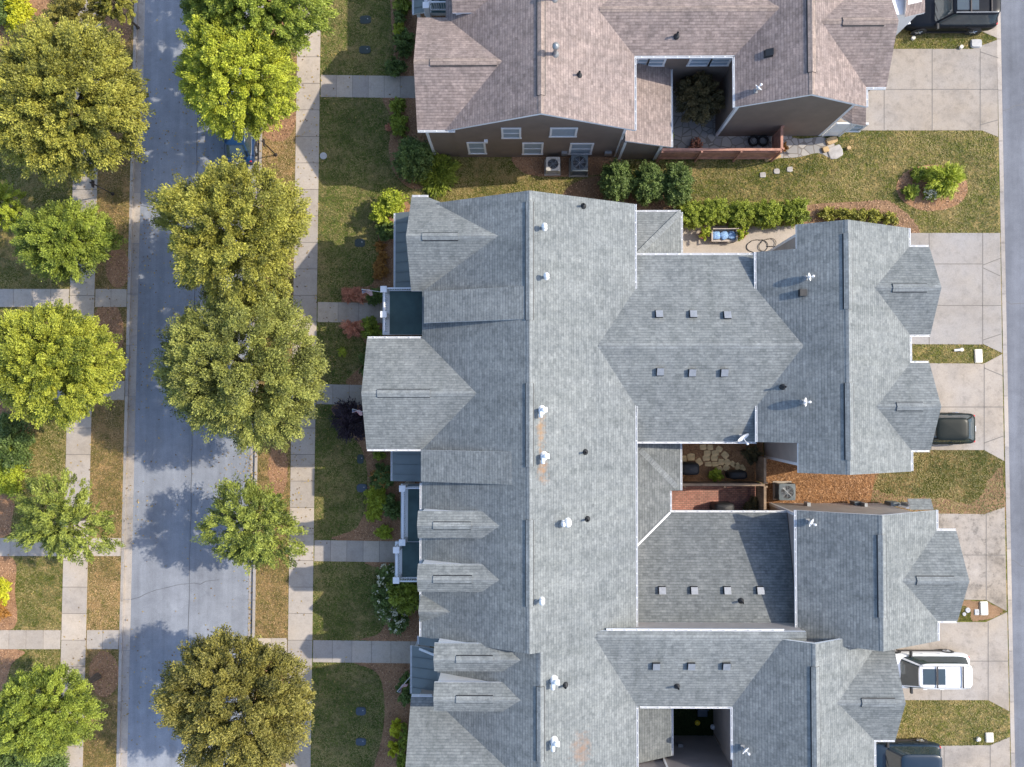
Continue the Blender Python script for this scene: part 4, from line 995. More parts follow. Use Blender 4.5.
n0 = len(ROOFS); c = MB(); a = Vector(W(641, 450, 4.0)); a.z = zz(a.x)+.03; e = Vector(W(677, 487, 3.3)); e.z = zz(e.x)+.03; pp = Vector((-(e-a).y, (e-a).x, 0)).normalized()*.15
c.slab([a+pp, a-pp, e-pp, e+pp], .05); c.build('ridge_cap', [M['gcap'], M['gcap']], lr)
c = MB(); a = Vector((vx, vy, hb0+.05)); e = Vector((ux, uy, hv+.05)); pp = Vector((-(e-a).y, (e-a).x, 0)).normalized()*.05; c.slab([a+pp, a-pp, e-pp, e+pp], .08); c.build('valley_flashing', [M['white'], M['white']], townM); del ROOFS[n0:]
gutter(townM, 'y', xl, yl1, yl0-.3, zz(xl)-.03, 1); gutter(townM, 'y', vx, vy, yl1-.02, zz(vx)-.03, 1)
for px, py in ((662, 590), (694, 590), (727, 590), (760, 590)): box_vent(townM, px, py)
pipe_vent(townM, 741, 601)
# fittings on the north wall of garage 2
yw = G2['yn']-.32
for xp, z0, z1, wd, nm, mt in ((806, .9, 1.5, .2, 'meter_box', 'grey'), (858, .4, 1.1, .45, 'meter_box', 'acgrey'), (861, .9, 1.7, .16, 'meter_box', 'grey'), (893, .5, 1.3, .5, 'meter_box', 'acgrey'), (903, 1.0, 1.9, .3, 'meter_box', 'grey')):
    xx = X(xp, 506, 1.0); q = MB(); q.box(xx-wd/2, xx+wd/2, yw-.02, yw+.2, z0, z1); q.build(nm, M[mt], townM)
pr_ = MB(); x0, x1 = X(908, 505, 2.6), X(931, 505, 2.6); pr_.slab([(x0, yw, 2.9), (x1, yw, 2.9), (x1, yw+.55, 2.6), (x0, yw+.55, 2.6)], .1); pr_.build('door_hood', [M['gshingle'], M['white']], townM)
door(townM, 'n', yw, (x0+x1)/2-.45, (x0+x1)/2+.45, .02, 2.1, M['white'], 'side_door')

# ------------------------------------------------------------------ south townhouse
townS = root('townhouse', (4, -19, 0), 'grey-roofed townhouse at the bottom edge with twin front dormers and a dark inner court', 'townhouse')
YEND = -34.0
xrS = X(540.5, 700, 8.15); hrS = hrN-PITCH*(xrS-xr); xwS = X(441, 690, GE)-.2; hwS = hrS-PITCH*(xrS-xwS)
yS0 = yS
block(townS, 'g', 'y', xrS, hrS, xwS, hwS, xe, hrS-PITCH*(xe-xrS), YEND, yS0, 'beigewall', ins1=.3, cap=(YEND, yS0-.0), vents=[rv(687, 762, 540, 8.1)])
house_gutter(townS, 'e', xe, Y(637, 900, GE), Y(637, 707, GE), GE-.02)
g3 = front_gable(townS, 'g', 411, 756, 697, 815, GE-.3, X(510, 755, 7.4)+1.5, [(420, 480)], 'beigewall', .72, xm=xwS)
house_gutter(townS, 'n', g3[1], g3[0]+.02, xwS-.3, GE-.32)
for (yt, yb, yr, tipx, v) in ((643, 671, 661, 520, (456, 493)), (682, 711, 701, 520, (456, 493))):
    hr = hwS+PITCH*(X(tipx, yr, 7.4)-xwS); hw = (Y(443, yt, hr-.45)-Y(443, yb, hr-.45))/2; yc = (Y(443, yt, hr-.45)+Y(443, yb, hr-.45))/2
    dormer(townS, xwS+.02, X(tipx, yr, hr)+.5, yc, hw, hr, hr-.42, 'g', (X(v[0], yr, hr), X(v[1], yr, hr)))
mx0 = X(412, 665, 3.0)
metal_roof(townS, mx0, xwS+.35, Y(413, 694, 3.0), Y(413, 646, 3.0), 3.0, 3.75)
c = MB(); n0 = len(ROOFS); a = Vector(W(419, 649, 3.2)); e = Vector(W(441, 658, 3.9)); pp = Vector((-(e-a).y, (e-a).x, 0)).normalized()*.06; c.slab([a+pp, a-pp, e-pp, e+pp], .1); del ROOFS[n0:]; c.build('flashing', [M['white'], M['white']], townS)
metal_roof(townS, X(419, 640, 3.2), xwS+.35, Y(419, 645, 3.2)+.02, Y(419, 636.5, 3.2), 3.2, 3.9, False)
ym = Y(740, 629, 6.2)
lyr = Y(700, 637, 6.6); lE = 5.58; lys = Y(690, 706.5, lE); lhr = 6.72; lp = (lhr-lE)/(lyr-lys)
G3x = X(733, 735, GE)
block(townS, 'g', 'x', lyr, lhr, lys, lE, ym, lhr-lp*(ym-lyr), xe-2.6, G3x+3.4, 'beigewall', ins0=0, ins1=0, wins=.08, cap=(xe-2.1, G3x+2.2))
gutter(townS, 'x', ym, X(606, 629, 6.4), X(783, 629, 6.4), lhr-lp*(ym-lyr)-.01, 1); house_gutter(townS, 's', lys, xe+.2, G3x-.02, lE-.02)
G3 = garage(townS, (733, 735), 816, (874, 735), 633.5, 900, {}, vents=[(667, 780)])
rear_gable(townS, 'g', 895, 650, 740, G3, (862, 896, 702))
for y0, y1 in ((742, 800),): house_gutter(townS, 'e', G3['xe'], Y(874, y1, GE), Y(874, y0, GE), GE-.02)
house_gutter(townS, 'w', G3['xw'], Y(733, 760, GE), Y(733, 707, GE), GE-.02)
# court: low porch roof on the west, cross wall on the south
px1 = X(671.5, 733, 3.3); ps = Y(650, 758, 3.3)
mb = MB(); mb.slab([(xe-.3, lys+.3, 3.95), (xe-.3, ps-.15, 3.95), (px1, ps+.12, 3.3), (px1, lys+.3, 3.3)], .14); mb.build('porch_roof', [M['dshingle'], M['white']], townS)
wl = MB(); wl.box(xe-.33, px1-.3, ps+.4, lys+.3, -.05, 3.2); wl.build('wall', M['taupewall'], townS)
gutter(townS, 'y', px1, ps+.12, lys, 3.27, 1)
ycw = Y(700, 735.5, 0)
wl = MB(); wl.box(xe-.3, G3x+.4, ycw-6, ycw, -.05, 4.6); wl.build('wall', M['taupewall'], townS)
block(townS, 'g', 'x', ycw-3.0, 6.1, ycw-6.05, 4.68, ycw+.04, 4.68, xe-1.4, G3x+1.5, walls=False, cap=(xe-.9, G3x+.9))
ds = MB(); a = X(663, 757, 3.0); ds.box(a-.05, a+.05, ycw+.012, ycw+.10, 0.1, 4.5); ds.build('downspout', M['white'], townS)
ds = MB(); a = X(680, 757, 1.4); ds.box(a-.14, a+.14, ycw-.02, ycw+.16, 1.2, 1.6); ds.build('meter_box', M['grey'], townS)
window(townS, 'n', ycw, X(650, 757, 2)-.4, X(650, 757, 2)+.4, 1.0, 2.3)
for px, py in ((656, 666), (691, 666), (726, 666)): box_vent(townS, px, py)
pipe_vent(townS, 677, 686); pipe_vent(townS, 565, 685)
tee_pipe(townS, 553, 680, -1); tee_pipe(townS, 553, 741, -1)
for dy in (-1.1, 1.1): window(townS, 'w', g3[0]+.3, g3[3]+dy-.45, g3[3]+dy+.45, 3.5, 4.8); window(townS, 'w', g3[0]+.3, g3[3]+dy-.45, g3[3]+dy+.45, .8, 2.3)
door(townS, 'w', xwS+.32, Y(441, 672, 1), Y(441, 656, 1), .02, 2.1, M['redfence'])

# ------------------------------------------------------------------ brown house (north)
brown = root('house', (6, 20, 0), 'brown-sided house with tan-brown shingle roof at the top edge', 'house')
BE = 5.6; YTOP = 36.0
xeB = X(634.5, 100, BE); xrB = X(541, 80, 8.0); hrB = BE+PITCH*(xeB-xrB); xwB = xrB-(xeB-xrB); ysB = Y(634, 130, BE)
block(brown, 'b', 'y', xrB, hrB, xwB, BE, xeB, BE, ysB, YTOP, 'brownwall', vents=[(Y(541, 95, hrB), YTOP-1)])
house_gutter(brown, 'e', xeB, ysB, Y(634, 57, BE), BE-.02)
fb = front_gable(brown, 'b', 417.5, 59, 17.5, 130, BE, X(511, 60, 7.0)+1.2, [(430, 497)], 'brownwall', .5, xm=xwB)
house_gutter(brown, 's', fb[2], fb[0]+.02, X(455, 130, BE), BE-.02)
# windows on the brown south wall
ywB = ysB+.32
def win_px(x0, x1, yt, yb, **k):
    a0, zt = h_on_y(x0, yt, ywB); a1, zb = h_on_y(x1, yb, ywB); zt = min(zt, 5.1)
    window(brown, 's', ywB, min(a0, a1)+.1, max(a0, a1)-.1, zb+.12, zt-.12, **k)
win_px(501, 521, 125.5, 138); win_px(550.6, 576, 126, 136.5, mull=False, vert=0, pane='blind'); win_px(466.5, 486.5, 142, 153.5); win_px(522.5, 542.5, 142.5, 154); win_px(570.5, 591, 143, 154)
corner_board(brown, fb[0]+.3, fb[2]+.3, -1, -1, 0, 5.5); corner_board(brown, xeB-.32, ywB, 1, -1, 0, 5.5)
for nm, xp, yp, s in (('wall_vent', 486, 140, .10), ('meter_box', 564.5, 152, .17), ('meter_box', 608, 152, .2)):
    a, z = h_on_y(xp, yp, ywB); q = MB(); q.box(a-s, a+s, ywB-.16, ywB+.01, z-s, z+s); q.build(nm, M['grey' if nm != 'wall_vent' else 'white'], brown)
# link, low lean-to, garage
lyS = Y(700, 55.5, BE); lyR = Y(700, 8, 6.6); lhB = BE+PITCH*(lyR-lyS)
mb = MB(); block(brown, 'b', 'x', lyR, lhB, lyS, BE, 2*lyR-lyS, BE, xeB-2.6, X(733, 55, BE)+2.7, 'brownwall', ins0=0, ins1=0, cap=(xeB-1.9, X(777, 8, 6.6)+.1))
house_gutter(brown, 's', lyS, xeB+.02, X(734, 55, BE)-.02, BE-.02)
ywl = lyS+.32
for x0, x1 in ((637, 648), (648, 664), (690, 709), (711, 728)):
    a0, zt = h_on_y(x0+1, 57.5, ywl); a1, zb = h_on_y(x1-1, 66, ywl); window(brown, 's', ywl, a0+.08, a1-.08, max(zb+.1, 3.7), min(zt-.15, 5.2), vert=0)
xl1 = X(671, 110, 3.2); yl0 = Y(650, 147, 3.2); yl1 = Y(650, 69, 3.2)
mb = MB(); mb.slab([(xeB-.3, yl0+.02, 4.2), (xeB-.3, yl1+.5, 4.2), (xl1, yl1, 3.2), (xl1, yl0, 3.2)], .14); mb.build('porch_roof', [M['bshingle'], M['white']], brown)
wl = MB(); wl.box(xeB-.35, xl1-.3, yl0+.3, yl1-.2, -.05, 3.15); wl.build('wall', M['brownwall'], brown)
gutter(brown, 'y', xl1, yl0, yl1, 3.17, 1); corner_board(brown, xl1-.3, yl0+.3, 1, -1, 0, 3.05); corner_board(brown, xeB-.2, yl0+.3, -1, -1, 0, 3.05)
ds = MB(); ds.box(xl1-.5, xl1-.42, yl0+.2, yl0+.28, .1, 3.1); ds.build('downspout', M['white'], brown)
GB = garage(brown, (735, 80), 812, (866, 80), -160, 106.5, {}, vents=[(-120, 72)], fam='b', wall='brownwall')
house_gutter(brown, 'w', GB['xw'], GB['ys'], Y(735, 57, BE), BE-.02); house_gutter(brown, 'e', GB['xe'], GB['ys'], Y(866, 90, BE), BE-.02)
rear_gable(brown, 'b', 886, -20, 87, GB, (843, 885, 33), wall='brownwall')
corner_board(brown, GB['xw']+.32, GB['ys']+.32, -1, -1, 0, 5.4); corner_board(brown, GB['xe']-.32, GB['ys']+.32, 1, -1, 0, 5.4)
# side entry with its little roof at the south-east corner
ex0, ex1 = X(842, 117, 3.0), X(865, 117, 3.0); eys = Y(850, 125.5, 2.9); eyn = GB['ys']+.30
hp = [W(839, 116, 3.0), W(852, 106, 3.45), W(866, 106.5, 3.45), W(866, 126, 2.95), W(852, 123.5, 2.95)]
mb = MB(); mb.slab([hp[0], hp[1], hp[4]], .12); mb.slab([hp[1], hp[2], hp[3], hp[4]], .12); er = mb.build('door_hood', [M['bshingle'], M['white']], brown)
yq = GB['ys']+.32
door(brown, 's', yq, ex0+.1, ex0+.95, .02, 2.1, M['white'], 'side_door'); window(brown, 's', yq, ex0+1.2, ex0+1.75, .9, 2.0)
# north-west porch and dormer at the frame edge
metal_roof(brown, X(414, 0, 3.0), fb[0]+.9, Y(414, 14, 3.0), Y(414, -60, 3.0), 3.0, 3.5)
balcony(brown, X(425, 0, 3.4), X(452, 0, 3.4), Y(430, 13, 3.4), Y(430, -45, 3.4), 3.4, 'ws', [(X(427, 10, 4), Y(427, 10, 4.0))])
yd = Y(470, -16, 7.0); dormer(brown, X(452, 0, 6.6), X(505, 0, 7.0)+.6, yd, 1.15, 7.3, 6.35, 'b', None, 5.0)
flue(brown, 555, 54, M['grey'], .9, .09); flue(brown, 554, -1, M['grey'], .9, .09)
pipe_vent(brown, 579, 75); pipe_vent(brown, 676.5, 36); box_vent(brown, 768.5, 53.5, M['black'])
# neighbour house at the top right
nb = root('house', (22, 26, 0), 'pale grey garage front of the next house at the top edge beside the dark SUV', 'house')
q = MB(); q.box(X(868, 10, 3), X(886, 24, 0), Y(890, 34, 0)-.0, Y(890, -120, 0), -.05, 3.2); 
x0, x1 = X(884, 8, 2.9), X(925, 8, 2.9); ys_, yn_ = Y(900, 17, 2.9), Y(900, -60, 2.9)
q = MB(); wxa, wxb, wya, wyb = GB['xe']+1.3, X(917, 8, 2.7), Y(900, 15, 2.7), Y(900, -120, 2.7)
q.box(wxa, wxb, wya, wyb, -.05, 2.75); q.build('wall', M['white'], nb)
mb = MB(); mb.slab([(X(905, 10, 2.9), ys_, 2.9), (x1, ys_+.25, 2.9), (x1, yn_, 2.9), (X(905, 10, 2.9), yn_, 3.9)], .15); mb.build('roof', [M['bshingle'], M['white']], nb)
# dishes
dish('satellite_dish', 741, 436, -60, 'round white satellite dish on the roof edge above the courtyard with tan stones', .42, 28)
dish('satellite_dish', 806, 278, 10, 'white satellite dish on the rear roof beside a black square vent', .26)
dish('satellite_dish', 802, 402, 0, 'white satellite dish on the rear roof, below a black pipe', .28)
dish('satellite_dish', 808, 521, -30, 'white satellite dish near the north edge of the roof opposite the outdoor condenser', .28)
dish('satellite_dish', 743, 747, -45, 'white satellite dish at the roof corner over the dark inner court', .28)
dish('satellite_dish', 756, 91, 50, 'white satellite dish on the brown roof', .26)
# ------------------------------------------------------------------ street trees
TG = 'trees along the street'
tree('street_tree', 66, 103, 80, 6.6, 3.1, L['olive'], 'largest olive-green tree left of the street, upper left corner', nc=250, nl=230, leaf=(.23, .115), clump=.15, ry=84, group=TG, base=(*W(112, 122)[:2], 0), trunk_r=.22)
tree('street_tree', 66, 240, 46, 4.2, 2.0, L['green'], 'small round bright green tree below the largest olive tree', nc=110, nl=190, leaf=(.20, .10), clump=.22, ry=40, group=TG)
tree('street_tree', 2, 207, 29, 3.4, 1.8, L['ygreen'], 'wispy yellow-green tree cut by the left edge above the first crossing walk', nc=70, nl=120, leaf=(.22, .08), clump=.24, group=TG, spiky=True)
tree('street_tree', 52, 363, 68, 5.2, 2.4, L['limeg'], 'broad lime-green tree left of the street hiding the sidewalk', nc=190, nl=230, leaf=(.21, .105), clump=.17, ry=60, group=TG, base=(*W(100, 365)[:2], 0))
tree('street_tree', 64, 519, 53, 4.0, 1.7, L['spring'], 'thin feathery light green tree over the sidewalk at lower left', nc=120, nl=130, leaf=(.30, .075), clump=.20, ry=48, group=TG, spiky=True, rough=.32, base=(*W(96, 516)[:2], 0))
tree('street_tree', 45, 713, 53, 4.2, 2.0, L['green'], 'round green tree at the bottom left corner beside a mulch square', nc=140, nl=190, leaf=(.20, .10), clump=.20, ry=43, group=TG, base=(*W(98, 676)[:2], 0))
tree('street_tree', 254, 4, 76, 7.2, 2.8, L['green'], 'wide green tree cut by the top edge right of the street', nc=210, nl=220, leaf=(.23, .11), clump=.16, ry=56, group=TG, base=(*W(284, 18)[:2], 0))
tree('street_tree', 238, 80, 61, 6.8, 2.8, L['lime'], 'yellow-lime tree above the parked blue car', nc=190, nl=220, leaf=(.21, .105), clump=.17, ry=57, group=TG, base=(*W(278, 112)[:2], 0))
tree('street_tree', 236, 236, 77, 6.2, 2.9, L['olive'], 'olive-yellow tree right of the street just below the parked blue car', nc=210, nl=220, leaf=(.23, .11), clump=.165, ry=71, group=TG, rough=.22, base=(*W(280, 250)[:2], 0))
tree('street_tree', 245, 368, 88, 5.8, 2.8, L['olive2'], 'dark olive tree right of the street, touching the yellower tree above it', nc=240, nl=230, leaf=(.22, .105), clump=.155, ry=78, group=TG, base=(*W(282, 372)[:2], 0), trunk_r=.2)
tree('street_tree', 252, 526, 52, 4.2, 1.9, L['spring'], 'feathery light green tree over the right kerb of the street', nc=130, nl=140, leaf=(.28, .075), clump=.20, ry=52, group=TG, spiky=True, rough=.28, base=(*W(276, 520)[:2], 0))
tree('street_tree', 238, 705, 75, 5.8, 2.7, L['dolive'], 'brownish dark olive tree at the bottom edge right of the street', nc=220, nl=220, leaf=(.23, .11), clump=.16, ry=72, group=TG, base=(*W(282, 690)[:2], 0), trunk_r=.2)
tree('street_tree', 262, -95, 70, 6.8, 2.7, L['green'], 'unseen green tree beyond the top edge, added to shade the street', nc=120, nl=160, leaf=(.25, .13), clump=.18, ry=52, group=TG)  # out of view, added to cast shade on the upper street
tree('small_tree', 72, 18, 30, 3.0, 1.3, L['dolive'], 'thin brownish small tree behind the yellow shrub at top left', nc=60, nl=90, leaf=(.2, .09), clump=.25, ry=22, rough=.3, trunk_r=.07)
tree('small_tree', 112, 2, 26, 3.0, 1.2, L['olive'], 'small olive tree on the top edge left of the street', nc=50, nl=90, leaf=(.2, .09), clump=.25, ry=16, rough=.3, trunk_r=.06)
tree('court_tree', 698, 99, 23, 2.2, 1.3, L['brown'], 'dark brown-green small tree in the walled court of the brown house', nc=80, nl=170, leaf=(.17, .085), clump=.24, ry=23, trunk_r=.07)
# ------------------------------------------------------------------ shrubs
S = shrub
S('yellow_shrub', 14, 10, 13, 1.2, L['yellow'], 'bright yellow shrub at the top left corner', ry=20)
S('shrub', -4, 12, 12, 1.3, L['dgreen'], 'dark green shrub on the left edge beside the yellow one')
S('shrub', 8, 442, 20, 1.6, L['dgreen'], 'dark green bush below the lime tree on the left edge', ry=26)
S('shrub', 6, 470, 14, 1.0, L['ygreen'], 'yellow-green bush at the left edge, below the dark bush', ry=24)
S('yellow_shrub', 0, 478, 7, .8, L['yellow'], 'small yellow shrub touching the left edge under the yellow-green bush')
S('yellow_shrub', 0, 592, 7, .9, L['yellow'], 'golden yellow shrub on the left edge between two walks', ry=12)
S('shrub', 0, 612, 6, .8, L['orange'], 'orange-brown shrub on the left edge under a golden shrub', ry=12)
S('shrub', 38, 760, 24, 1.6, L['dgreen'], 'dark green bush below the bottom left tree', ry=16)
S('shrub', 6, 752, 16, 1.2, L['dgreen'], 'dark bush in the bottom left corner of the lawn')
# in front of the brown house
G_ = 'shrubs in front of the brown house'
for (x, y, r, h, m, lab, ry) in (
  (402, 4, 8, .9, 'green', 'small green shrub on the top edge beside the metal porch roof', 8), (399, 18, 6, .7, 'dgreen', 'dark small shrub below the topmost green shrub', 6),
  (399, 31, 6, .8, 'ygreen', 'yellow-green tuft in the bed left of the brown house gable', 7), (404, 42, 8, 1.1, 'dgreen', 'dark green shrub hugging the brown house above its walk', 14), (395, 66, 9, .9, 'dgreen', 'dark green shrub next to the upper side of the brown house walk', 8),
  (398, 106, 6, .8, 'green', 'green shrub just under the brown house walk', 8), (399, 124, 7, .9, 'green', 'middle green shrub in the row down the brown house front', 12)):
    S('shrub', x, y, r, h, L[m], lab, ry=ry, group=G_)
S('round_shrub', 413, 159, 18, 2.0, L['dgreen'], 'large dark glossy shrub at the corner of the brown house', n=9000, leaf=(.12, .07), ry=20, clump=.22, ncm=3)
S('ground_cover', 436, 170, 17, .5, L['green'], 'low lime green spreading plant beside the large dark corner shrub', ry=22, n=5200, spiky=True, leaf=(.22, .06))
S('flower_clump', 389, 127, 3.5, .35, L['coral'], 'tiny red flower clump by the curved edge of the front bed', n=220)
# yellow-green cones by the north block
S('conical_shrub', 392, 203, 11, 1.9, L['ygreen'], 'tall yellow-green conical shrub at the corner of the metal porch roof', ry=11, n=3000)
S('conical_shrub', 381, 214, 8.5, 1.6, L['ygreen'], 'shorter yellow-green conical shrub left of the tall one', ry=11, n=2600)
S('shrub', 386, 230, 8, 1.0, L['dgreen'], 'dark green shrub under the yellow-green cones', ry=10)
for x, y, r, lab in ((380, 246, 5, 'small orange-brown plant, topmost in the column along the metal porch roof'), (383, 257, 5.5, 'orange-brown plant, second down along the metal porch roof'), (379, 266, 5, 'orange-brown plant, third down along the metal porch roof'), (384, 272, 4, 'orange-brown plant tucked closest to the porch wall'), (377, 276, 4, 'orange-brown plant, lowest by the curved bed edge')):
    S('perennial', x, y, r, .5, L['orange'], lab, n=480, leaf=(.13, .05), spiky=True, group='orange perennials beside the porch')
S('coral_shrub', 353, 295, 12, .8, L['coral'], 'coral-pink shrub above the front walk with the flag', ry=7.5, leaf=(.15, .05), spiky=True, n=1500, group='coral shrubs by the walk')
S('coral_shrub', 353, 327, 11, .8, L['coral'], 'coral-pink shrub below the front walk', ry=8, leaf=(.15, .05), spiky=True, n=1500, group='coral shrubs by the walk')
S('shrub', 371, 328, 9, .9, L['green'], 'round green shrub between the coral shrub and the balcony')
S('shrub', 375, 296, 7, .8, L['dgreen'], 'dark green shrub under the striped flag at the balcony')
S('shrub', 366, 362, 6, .8, L['dgreen'], 'dark shrub in the strip beside the big front gable', ry=14)
S('shrub', 342, 352, 4, .4, L['ygreen'], 'tiny yellow-green plant at the rim of the small round lawn', n=240)
S('purple_shrub', 351, 421, 16, 1.7, L['purple'], 'blackish purple spiky shrub at the corner of the front gable', n=5200, leaf=(.16, .05), spiky=True, ry=17)
S('shrub', 379, 454, 5, .6, L['green'], 'small round green ball shrub on bare mulch')
S('shrub', 381, 477, 10, 1.0, L['dgreen'], 'dark leggy shrub beside the standing-seam porch roof', ry=11, flowers=L['orange'], nfl=14)
S('shrub', 376, 500, 9, .8, L['ygreen'], 'yellow-green airy shrub left of the long balcony', ry=12)
S('shrub', 392, 507, 8, .9, L['dgreen'], 'dark shrub squeezed against the long balcony', ry=13)
S('shrub', 373, 513, 7, .7, L['ygreen'], 'lower yellow-green shrub left of the long balcony')
S('shrub', 384, 532, 7, .5, L['ygreen'], 'bright low yellow-green plant just above the walk to the balcony', ry=6)
S('hydrangea', 387, 592, 12, 1.0, L['dgreen'], 'white-flowered hydrangea left of the broad green bush', ry=28, flowers=L['white'], nfl=46)
S('hydrangea', 397, 618, 9, 1.0, L['dgreen'], 'lower white-flowered hydrangea against the house wall', ry=14, flowers=L['white'], nfl=26)
S('shrub', 404, 596, 15, 1.5, L['green'], 'broad green bush under the end of the long balcony', ry=17, leaf=(.18, .11), n=3600)
S('shrub', 405, 690, 7, 1.2, L['dgreen'], 'near-black evergreen shrub below the striped flag in the lower bed', ry=15)
S('shrub', 396, 728, 4.5, .8, L['yellow'], 'upper yellow-lime shrub of the lower front bed', ry=9)
S('shrub', 394, 748, 4.5, .8, L['yellow'], 'lower yellow-lime shrub of the front bed', ry=9)
S('shrub', 404, 740, 5.5, 1.1, L['green'], 'green clipped shrub between yellow-lime shrubs and the house', ry=16)
S('shrub', 403, 765, 6, 1.1, L['green'], 'green clipped shrub on the bottom edge against the house', ry=9)
# round evergreens and clipped hedge between the houses
for x, y, lab in ((617, 180, 'round dark evergreen, leftmost of three beside the grey roof corner'), (648, 183, 'round dark evergreen in the middle of the three by the red fence'), (677, 184, 'round dark evergreen, rightmost of three by the red fence')):
    S('evergreen_shrub', x, y, 15.5, 2.4, L['dgreen'], lab, ry=20, n=15000, leaf=(.095, .055), clump=.20, rough=.03, ncm=3.5, group='three round evergreens by the fence')
HG = 'clipped hedge shrubs along the concrete court'
for x, y, r, lab in ((691, 214, 13, 'boxy lime-green hedge shrub at the left end of the clipped row'), (714, 212, 14, 'second clipped hedge shrub from the left, above the bench'), (741, 214, 12, 'middle clipped hedge shrub of five'), (767, 214, 14, 'fourth clipped hedge shrub from the left, above the coiled hose'), (794, 212, 14, 'darker clipped hedge shrub at the right end of the row')):
    S('hedge_shrub', x, y, r, 1.5, L['hedge' if x < 780 else 'green'], lab, ry=12.5, n=12000, group=HG, clump=.20, rough=.03, boxy=5, leaf=(.075, .045), ncm=4)
for x, y, lab in ((828, 214, 'small olive shrub, first of the low row behind the rear roof ridge'), (843, 214, 'small olive shrub, second of the low row behind the rear roof'), (858, 215, 'small olive shrub, third of the low row behind the rear roof'), (874, 216, 'small olive shrub, fourth of the low row behind the rear roof'), (889, 219, 'small olive shrub at the right end of the low row')):
    S('low_shrub', x, y, 8, .7, L['olive'], lab, ry=6, n=900, group='low row of shrubs behind the rear roof')
# the mulch island by the alley
S('feathery_shrub', 946, 179, 16, 1.4, L['ygreen'], 'big feathery yellow-green shrub on the mulch island', ry=13, spiky=True, n=4800, leaf=(.24, .045))
S('shrub', 919, 174, 6, .6, L['green'], 'small green shrub at the upper left of the mulch island')
S('shrub', 912, 193, 8, .5, L['green'], 'spreading green plant at the lower left of the mulch island', ry=6, spiky=True)
S('flower_clump', 931, 193, 6, .6, L['green'], 'white flowering clump on the mulch island', flowers=L['white'], nfl=34, n=500)
S('flower_clump', 892, 218, 4, .3, L['orange'], 'brown tuft near the tip of the long bare bed', n=200)
# courtyards
S('shrub', 667, 137, 5, .9, L['green'], 'narrow green plant beside the low brown porch roof', ry=8)
S('shrub', 697, 146, 6, .5, L['coral'], 'reddish low plant behind the red fence', n=420)
S('flower_clump', 782, 147, 6, .5, L['orange'], 'golden orange flower clump at the end of the red fence', ry=4, n=600)
S('shrub', 716, 475, 7, .6, L['ygreen'], 'yellow-green plant between two black covers in the tan-stone court', ry=5)
S('shrub', 752, 455, 7, .9, L['brown'], 'dark brown bush in the corner of the tan-stone court')
S('shrub', 752, 505, 8, .9, L['brown'], 'dark brown bush in the corner of the brick court', ry=7)
for x, lab in ((703, 'potted green shrub left of the bench'), (741, 'potted green shrub right of the bench')):
    p = W(x, 235, .3); o = root('potted_shrub', (p.x, p.y, .02), lab, 'potted plant', 'potted shrubs beside the bench')
    q = MB(); q.lathe((p.x, p.y, .02), [(.17, 0), (.24, .38), (.26, .38), (.26, .42), (.21, .42), (.20, .34)], 14); q.build('pot', M['terracotta'], o, True)
    P_, d2, out, ct = crown_points((p.x, p.y, .68), .30, .36, .30, 14, 60, .12, -.7)
    m_ = len(P_); leaf_object('foliage', P_, d2+RNG.normal(0, .4, (m_, 3)), out+RNG.normal(0, .4, (m_, 3))+np.array([0, 0, .5]), np.full(m_, .13), np.full(m_, .07), .2+.4*ct+.4*RNG.random(m_), L['ygreen'], o)
